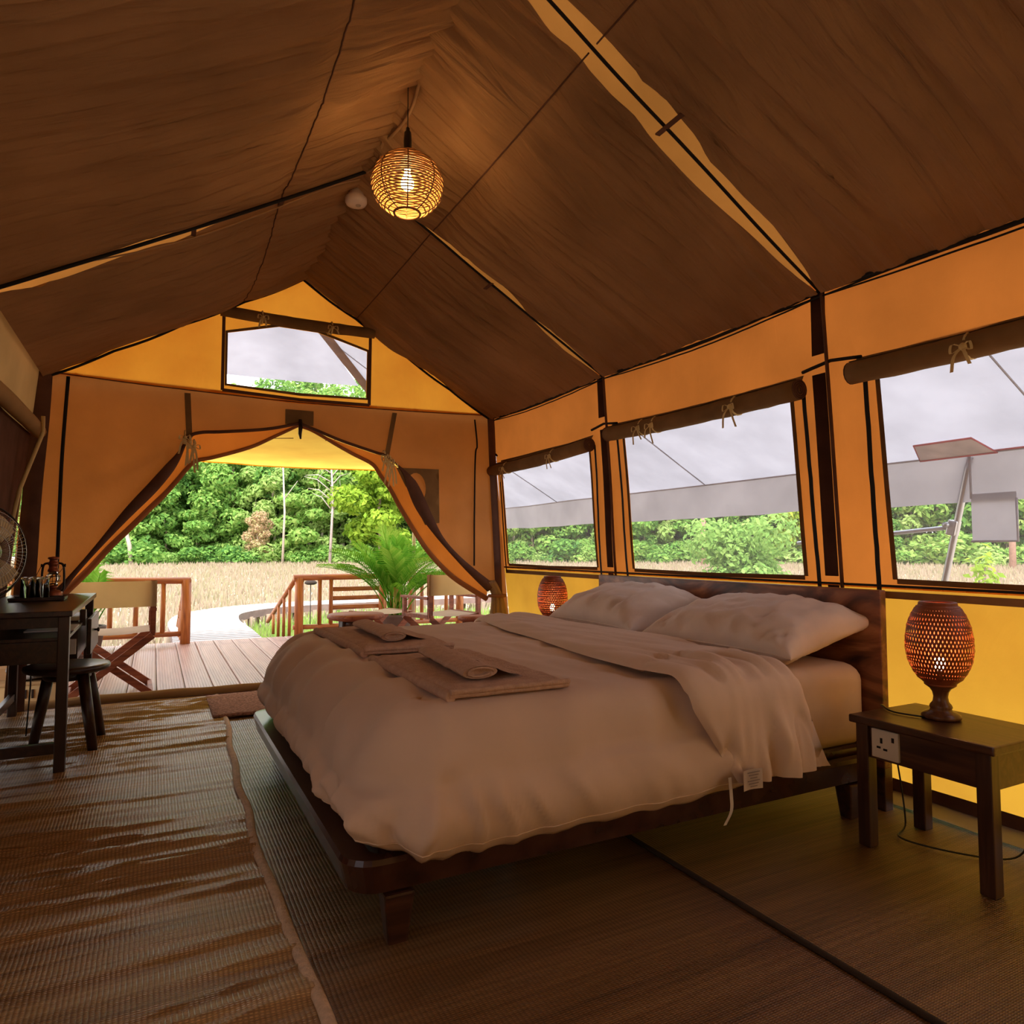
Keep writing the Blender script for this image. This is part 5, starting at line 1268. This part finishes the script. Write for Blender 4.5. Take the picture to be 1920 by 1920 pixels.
def tree_kind(seed, Ht, spread, crown0, nleaf, size, mat, trunkmat, nbl=12):
    rnd = random.Random(seed); bl = []
    for k in range(nbl):
        t_ = (k + .5) / nbl; z = Ht * (crown0 + (1 - crown0) * t_); w_ = spread * (sin(pi * (.18 + .72 * t_)) ** .8)
        a = k * 2.4 + rnd.uniform(-.4, .4); q = w_ * rnd.uniform(.25, .75)
        bl.append((q * cos(a), q * sin(a), z, spread * rnd.uniform(.38, .62), Ht * rnd.uniform(.07, .12)))
    me = leaf_mesh('crown', bl, nleaf, size, mat, seed)
    b = B(); pts = [V((.25 * nz(k * .5, seed) * k / 3, .2 * nz(k * .5, seed + 4) * k / 3, Ht * .92 * k / 9)) for k in range(10)]
    b.tube(pts, [.018 * Ht * (1 - .085 * k) for k in range(10)], 7)
    for k in range(6):
        q = bl[rnd.randrange(nbl)]; i = min(8, max(2, int(q[2] / Ht * 9) - 1)); b.tube([pts[i], pts[i].lerp(V(q[:3]), .6) + V((0, 0, .2)), V(q[:3])], [.006 * Ht, .004 * Ht, .002 * Ht], 5)
    tm = bpy.data.meshes.new('trunk'); b.bm.to_mesh(tm); b.bm.free(); tm.materials.append(trunkmat)
    return me, tm
KINDS = [tree_kind(11, 14, 3.4, .16, 8000, .26, M['leaf'], M['trunk'], 15), tree_kind(12, 15, 3.0, .22, 7500, .25, M['leaf'], M['trunkpale'], 15), tree_kind(13, 12, 3.6, .10, 8000, .26, M['leaf'], M['trunk'], 14),
         tree_kind(14, 17, 3.3, .26, 7500, .26, M['leaf'], M['trunkpale'], 16), tree_kind(15, 11, 3.0, .10, 7000, .25, M['leaf_pale'], M['trunk'], 13)]
UND = [tree_kind(21, 6.5, 1.9, .04, 3000, .22, M['leaf'], M['trunk'], 9), tree_kind(22, 5.0, 2.1, .03, 3000, .22, M['leaf'], M['trunk'], 9), tree_kind(23, 7.5, 1.7, .06, 3000, .22, M['leaf_pale'], M['trunkpale'], 10)]
YK = tree_kind(16, 12.5, 3.8, .14, 8000, .30, M['leaf_yellow'], M['trunk']); PK = tree_kind(17, 6.5, 1.8, .25, 2200, .22, M['leaf_pink'], M['trunkpale'])
BUSH = [leaf_mesh('foliage', [(random.Random(k * 9 + q).uniform(-1.2, 1.2), random.Random(k * 7 + q + 50).uniform(-.6, .6), random.Random(k * 5 + q + 90).uniform(.3, 1.5), .9, .7) for q in range(6)], 1700, .17, (M['leaf'], M['leaf_pale'], M['leaf'])[k], 30 + k) for k in range(3)]
def put_tree(kind, label, th, r_, sc=1.0, group=None, name='forest_tree', rz=0, sz=None):
    x, y = r_ * sin(math.radians(th)), r_ * cos(math.radians(th)); t_ = thing(name, label, 'tree', (x, y, gh(x, y)), group)
    t_.rotation_euler.z = rz; t_.scale = (sc, sc, sz or sc)
    link('crown', kind[0], None, t_); link('trunk', kind[1], None, t_); return t_
rnd = random.Random(5)
def seen_at(th):
    for lim, ph in ((-1, 'at the desk side of the doorway'), (5, 'in the doorway, above the boardwalk'), (10, 'in the doorway middle'), (22, 'in the doorway, behind the palm'), (35.5, 'in the window nearest the doorway'), (53, 'in the middle window')):
        if th < lim: return ph
    return 'in the window by the near lamp'
LAB = ['dense dark green forest tree', 'slim pale-trunked forest tree', 'broad mid green forest tree', 'tall pale-trunked forest tree', 'light green forest tree']
ROWS = ('of the front rank ', 'of the second rank ', 'of the rear rank ', 'of the rear rank ')
for row, (R0, st_, s0, s1) in enumerate(((61, 2.9, .78, 1.02), (66, 3.0, .85, 1.05), (72, 3.0, .95, 1.14), (78, 2.4, .95, 1.15))):
    th = -7.0
    while th < 67:
        if 21.5 < th < 25.5: th += 1.0; continue
        k = rnd.choice((0, 1, 2, 3, 4) if row == 0 else (0, 1, 2, 3)); sc = rnd.uniform(s0, s1) 
        if th < 9.5 and row >= 2: sc *= .82
        lb = LAB[k] + ' ' + ROWS[row] + seen_at(th); put_tree(KINDS[k], lb, th + rnd.uniform(-.7, .7), R0 + rnd.uniform(-2, 2), sc, 'forest trees, ' + lb, rz=rnd.uniform(0, 6.28))
        th += st_ * rnd.uniform(.8, 1.15)
ULAB = ['slender dark green young tree', 'bushy low young tree', 'pale green young tree']
th = -7.0
while th < 67:
    if not 21.5 < th < 25.5:
        k = rnd.randrange(3); put_tree(UND[k], ULAB[k] + ' before the forest ' + seen_at(th), th, 58.5 + rnd.uniform(-1, 1), rnd.uniform(.75, 1.2), 'young trees, ' + ULAB[k] + ' ' + seen_at(th), name='young_tree', rz=rnd.uniform(0, 6.28))
    th += rnd.uniform(1.5, 2.3)
th = -7.0
while th < 67:
    if not 21.5 < th < 25.5:
        k = rnd.randrange(3); put_tree(UND[k], ULAB[k] + ' among the forest trunks ' + seen_at(th), th, 63.5 + rnd.uniform(-1, 1), rnd.uniform(1.2, 1.6), 'inner young trees, ' + ULAB[k] + ' ' + seen_at(th), name='young_tree', rz=rnd.uniform(0, 6.28))
    th += rnd.uniform(2.2, 3.2)
th = -7.0; q = 0
while th < 67:
    if not 21.5 < th < 25.5:
        R0 = 56.5 + rnd.uniform(-1.2, 1.0); x, y = R0 * sin(math.radians(th)), R0 * cos(math.radians(th))
        o = link('shrub', BUSH[q % 3], None); o.location = (x, y, gh(x, y) - .25); s_ = rnd.uniform(.55, 1.25); o.scale = (s_ * 1.3, s_ * 1.3, s_); o.rotation_euler.z = rnd.uniform(0, 6)
        tag(o, ('dark green', 'pale green', 'mid green')[q % 3] + ' low shrub at the forest foot ' + seen_at(th), 'shrub', 'shrubs along the forest edge ' + seen_at(th) + (' dark', ' pale', ' mid')[q % 3]); q += 1
    th += rnd.uniform(1.5, 2.6)
put_tree(YK, 'bright yellow-green leafy tree at the field edge behind the palm', 16.6, 55, .86, name='yellow_green_tree')
put_tree(PK, 'small pinkish-brown tree at the field edge in the doorway view', 7.2, 56, .6, name='pink_tree')
put_tree(YK, 'yellow-green leafy tree at the forest edge in the window over the headboard', 50.5, 56, .85, name='yellow_green_tree', rz=2)
# bare pale branches and white trunks
def bare(label, th, r_, trunk, rad, branches, mat):
    c = V((r_ * sin(math.radians(th)), r_ * cos(math.radians(th)), 0)); c.z = gh(c.x, c.y) - .1
    t_ = thing('bare_tree', label, 'tree', c)
    B().tube([c + V(p) for p in trunk], rad, 7).build('trunk', mat, t_)
    for pts, rr in branches: B().tube([c + V(p) for p in pts], rr, 5).build('branch', mat, t_)
br = []
for k in range(16):
    r1 = random.Random(k); z = 4 + k * .34; a = r1.uniform(-1.2, 1.2) + (pi if k % 2 else 0); e = V((2.0 * cos(a), .4, z + r1.uniform(.3, 1.3))); m_ = (V((0, 0, z)) + e) / 2 + V((0, 0, .3))
    br.append(([V((0, 0, z)), m_, e], [.05, .035, .012])); br.append(([m_, m_ + V((r1.uniform(-.7, .7), -.3, .7))], [.025, .008]))
bare('leafless tree with thin pale branches beside the bright yellow-green tree', 12.6, 54, [(0, 0, 0), (.2, 0, 5), (-.1, 0, 9.6)], [.12, .09, .04], br, simple('pale_twig', (.42, .34, .32), .9))
bare('slender whitish bare trunk at the desk side of the doorway view', -2.0, 54.5, [(.5, 0, 0), (.35, 0, 1.5), (-.05, 0, 3.2), (.1, 0, 5.5), (.4, 0, 8)], [.15, .14, .12, .10, .05], [([(.1, 0, 4 + k * .7), ((-1) ** k * .9, 0, 5 + k * .8)], [.05, .015]) for k in range(5)], M['trunkpale'])
bare('thin straight pale trunk near the middle of the doorway view', 9.0, 54, [(0, 0, 0), (.1, 0, 4), (-.1, 0, 8)], [.10, .08, .05], [([(.05, 0, 5), (1.0, 0, 6.4)], [.05, .015])], M['trunkpale'])
mp_ = simple('pinkish_bark', (.42, .26, .2), .9)
for th, r_, lab in ((42.9, 50, 'straight pinkish bare trunk seen through the window over the headboard'), (63.4, 50, 'pale bare trunk seen through the window by the near lamp, beside the hanging flap')):
    bare(lab, th, r_, [(0, 0, 0), (.1, 0, 4), (0, 0, 9)], [.19, .16, .12], [([(.05, 0, 5 + k), ((-1) ** k * 1.1, .5, 6.3 + k)], [.06, .02]) for k in range(4)], mp_)
# the bush outside the middle window
def bush_near(label, th, r_, h, w_, mat, seed, nleaf, size):
    x, y = r_ * sin(math.radians(th)), r_ * cos(math.radians(th)); R1 = random.Random(seed)
    bl = [(R1.uniform(-w_, w_) * .6, R1.uniform(-w_, w_) * .6, h * R1.uniform(.25, .85), w_ * R1.uniform(.35, .55), h * R1.uniform(.14, .22)) for k in range(14)]
    t_ = thing('leafy_shrub', label, 'shrub', (x, y, gh(x, y))); link('foliage', leaf_mesh('foliage', bl, nleaf, size, mat, seed), None, t_)
    b = B()
    for k in range(7):
        q = V(bl[k][:3]); b.tube([(R1.uniform(-.08, .08), R1.uniform(-.08, .08), 0), q * .5 + V((0, 0, .1)), q], [.03, .02, .008], 5)
    tm = bpy.data.meshes.new('stem'); b.bm.to_mesh(tm); tm.materials.append(M['trunk']); link('stem', tm, None, t_)
bush_near('pale green leafy shrub standing in the field outside the middle window', 46.3, 15, 2.5, 1.05, M['leaf_pale'], 41, 5200, .075)
bush_near('small yellow-green sapling outside the window by the near lamp, beside the steel pole', 61.6, 9.5, 1.75, .22, M['leaf_yellow'], 44, 260, .06)
# tufts of dry grass
def tufts(name, label, n, reg, hmin, hmax, wd, mat, seed):
    R_ = np.random.RandomState(seed); pts = []
    while len(pts) < n:
        x, y = reg(R_)
        if (-1.9 < x < 4.1 and -3 < y < 9.0): continue
        if any((x - c.x) ** 2 + (y - c.y) ** 2 < .45 for c in cl[::2]): continue
        pts.append((x, y, gh(x, y)))
    P_ = np.array(pts); N = len(P_); a = R_.uniform(0, 2 * pi, N); h = R_.uniform(hmin, hmax, N); r_ = np.hypot(P_[:, 0], P_[:, 1]); w2 = wd * (1 + r_ / 12)
    dx, dy = np.cos(a) * w2, np.sin(a) * w2; lean = R_.normal(0, .22, (N, 2)) * h[:, None]
    v0 = P_ + np.stack([-dx, -dy, 0 * dx - .03], 1); v1 = P_ + np.stack([dx, dy, 0 * dx - .03], 1); v2 = P_ + np.stack([lean[:, 0], lean[:, 1], h], 1)
    vs = np.stack([v0, v1, v2], 1).reshape(-1, 3); me = bpy.data.meshes.new(name); me.vertices.add(len(vs)); me.vertices.foreach_set('co', vs.ravel()); me.loops.add(N * 3); me.loops.foreach_set('vertex_index', np.arange(N * 3)); me.polygons.add(N); me.polygons.foreach_set('loop_start', np.arange(N) * 3); me.polygons.foreach_set('loop_total', np.full(N, 3)); me.update()
    me.materials.append(mat); tag(link(name, me, None), label, 'grass', kind='stuff')
def sector(r0, r1, t0, t1):
    def f(R_):
        r_ = r0 + (r1 - r0) * R_.uniform(0, 1) ** 1.3; th = math.radians(R_.uniform(t0, t1)); return r_ * sin(th), r_ * cos(th)
    return f
tufts('dry_grass', 'dry straw-coloured grass covering the field', 90000, sector(6, 58, -12, 72), .10, .34, .012, M['grassblade'], 3)
tufts('green_grass', 'fresh green grass growing under and beside the boardwalk', 9000, sector(9.2, 15.5, 2, 26), .12, .42, .012, M['greenblade'], 5)
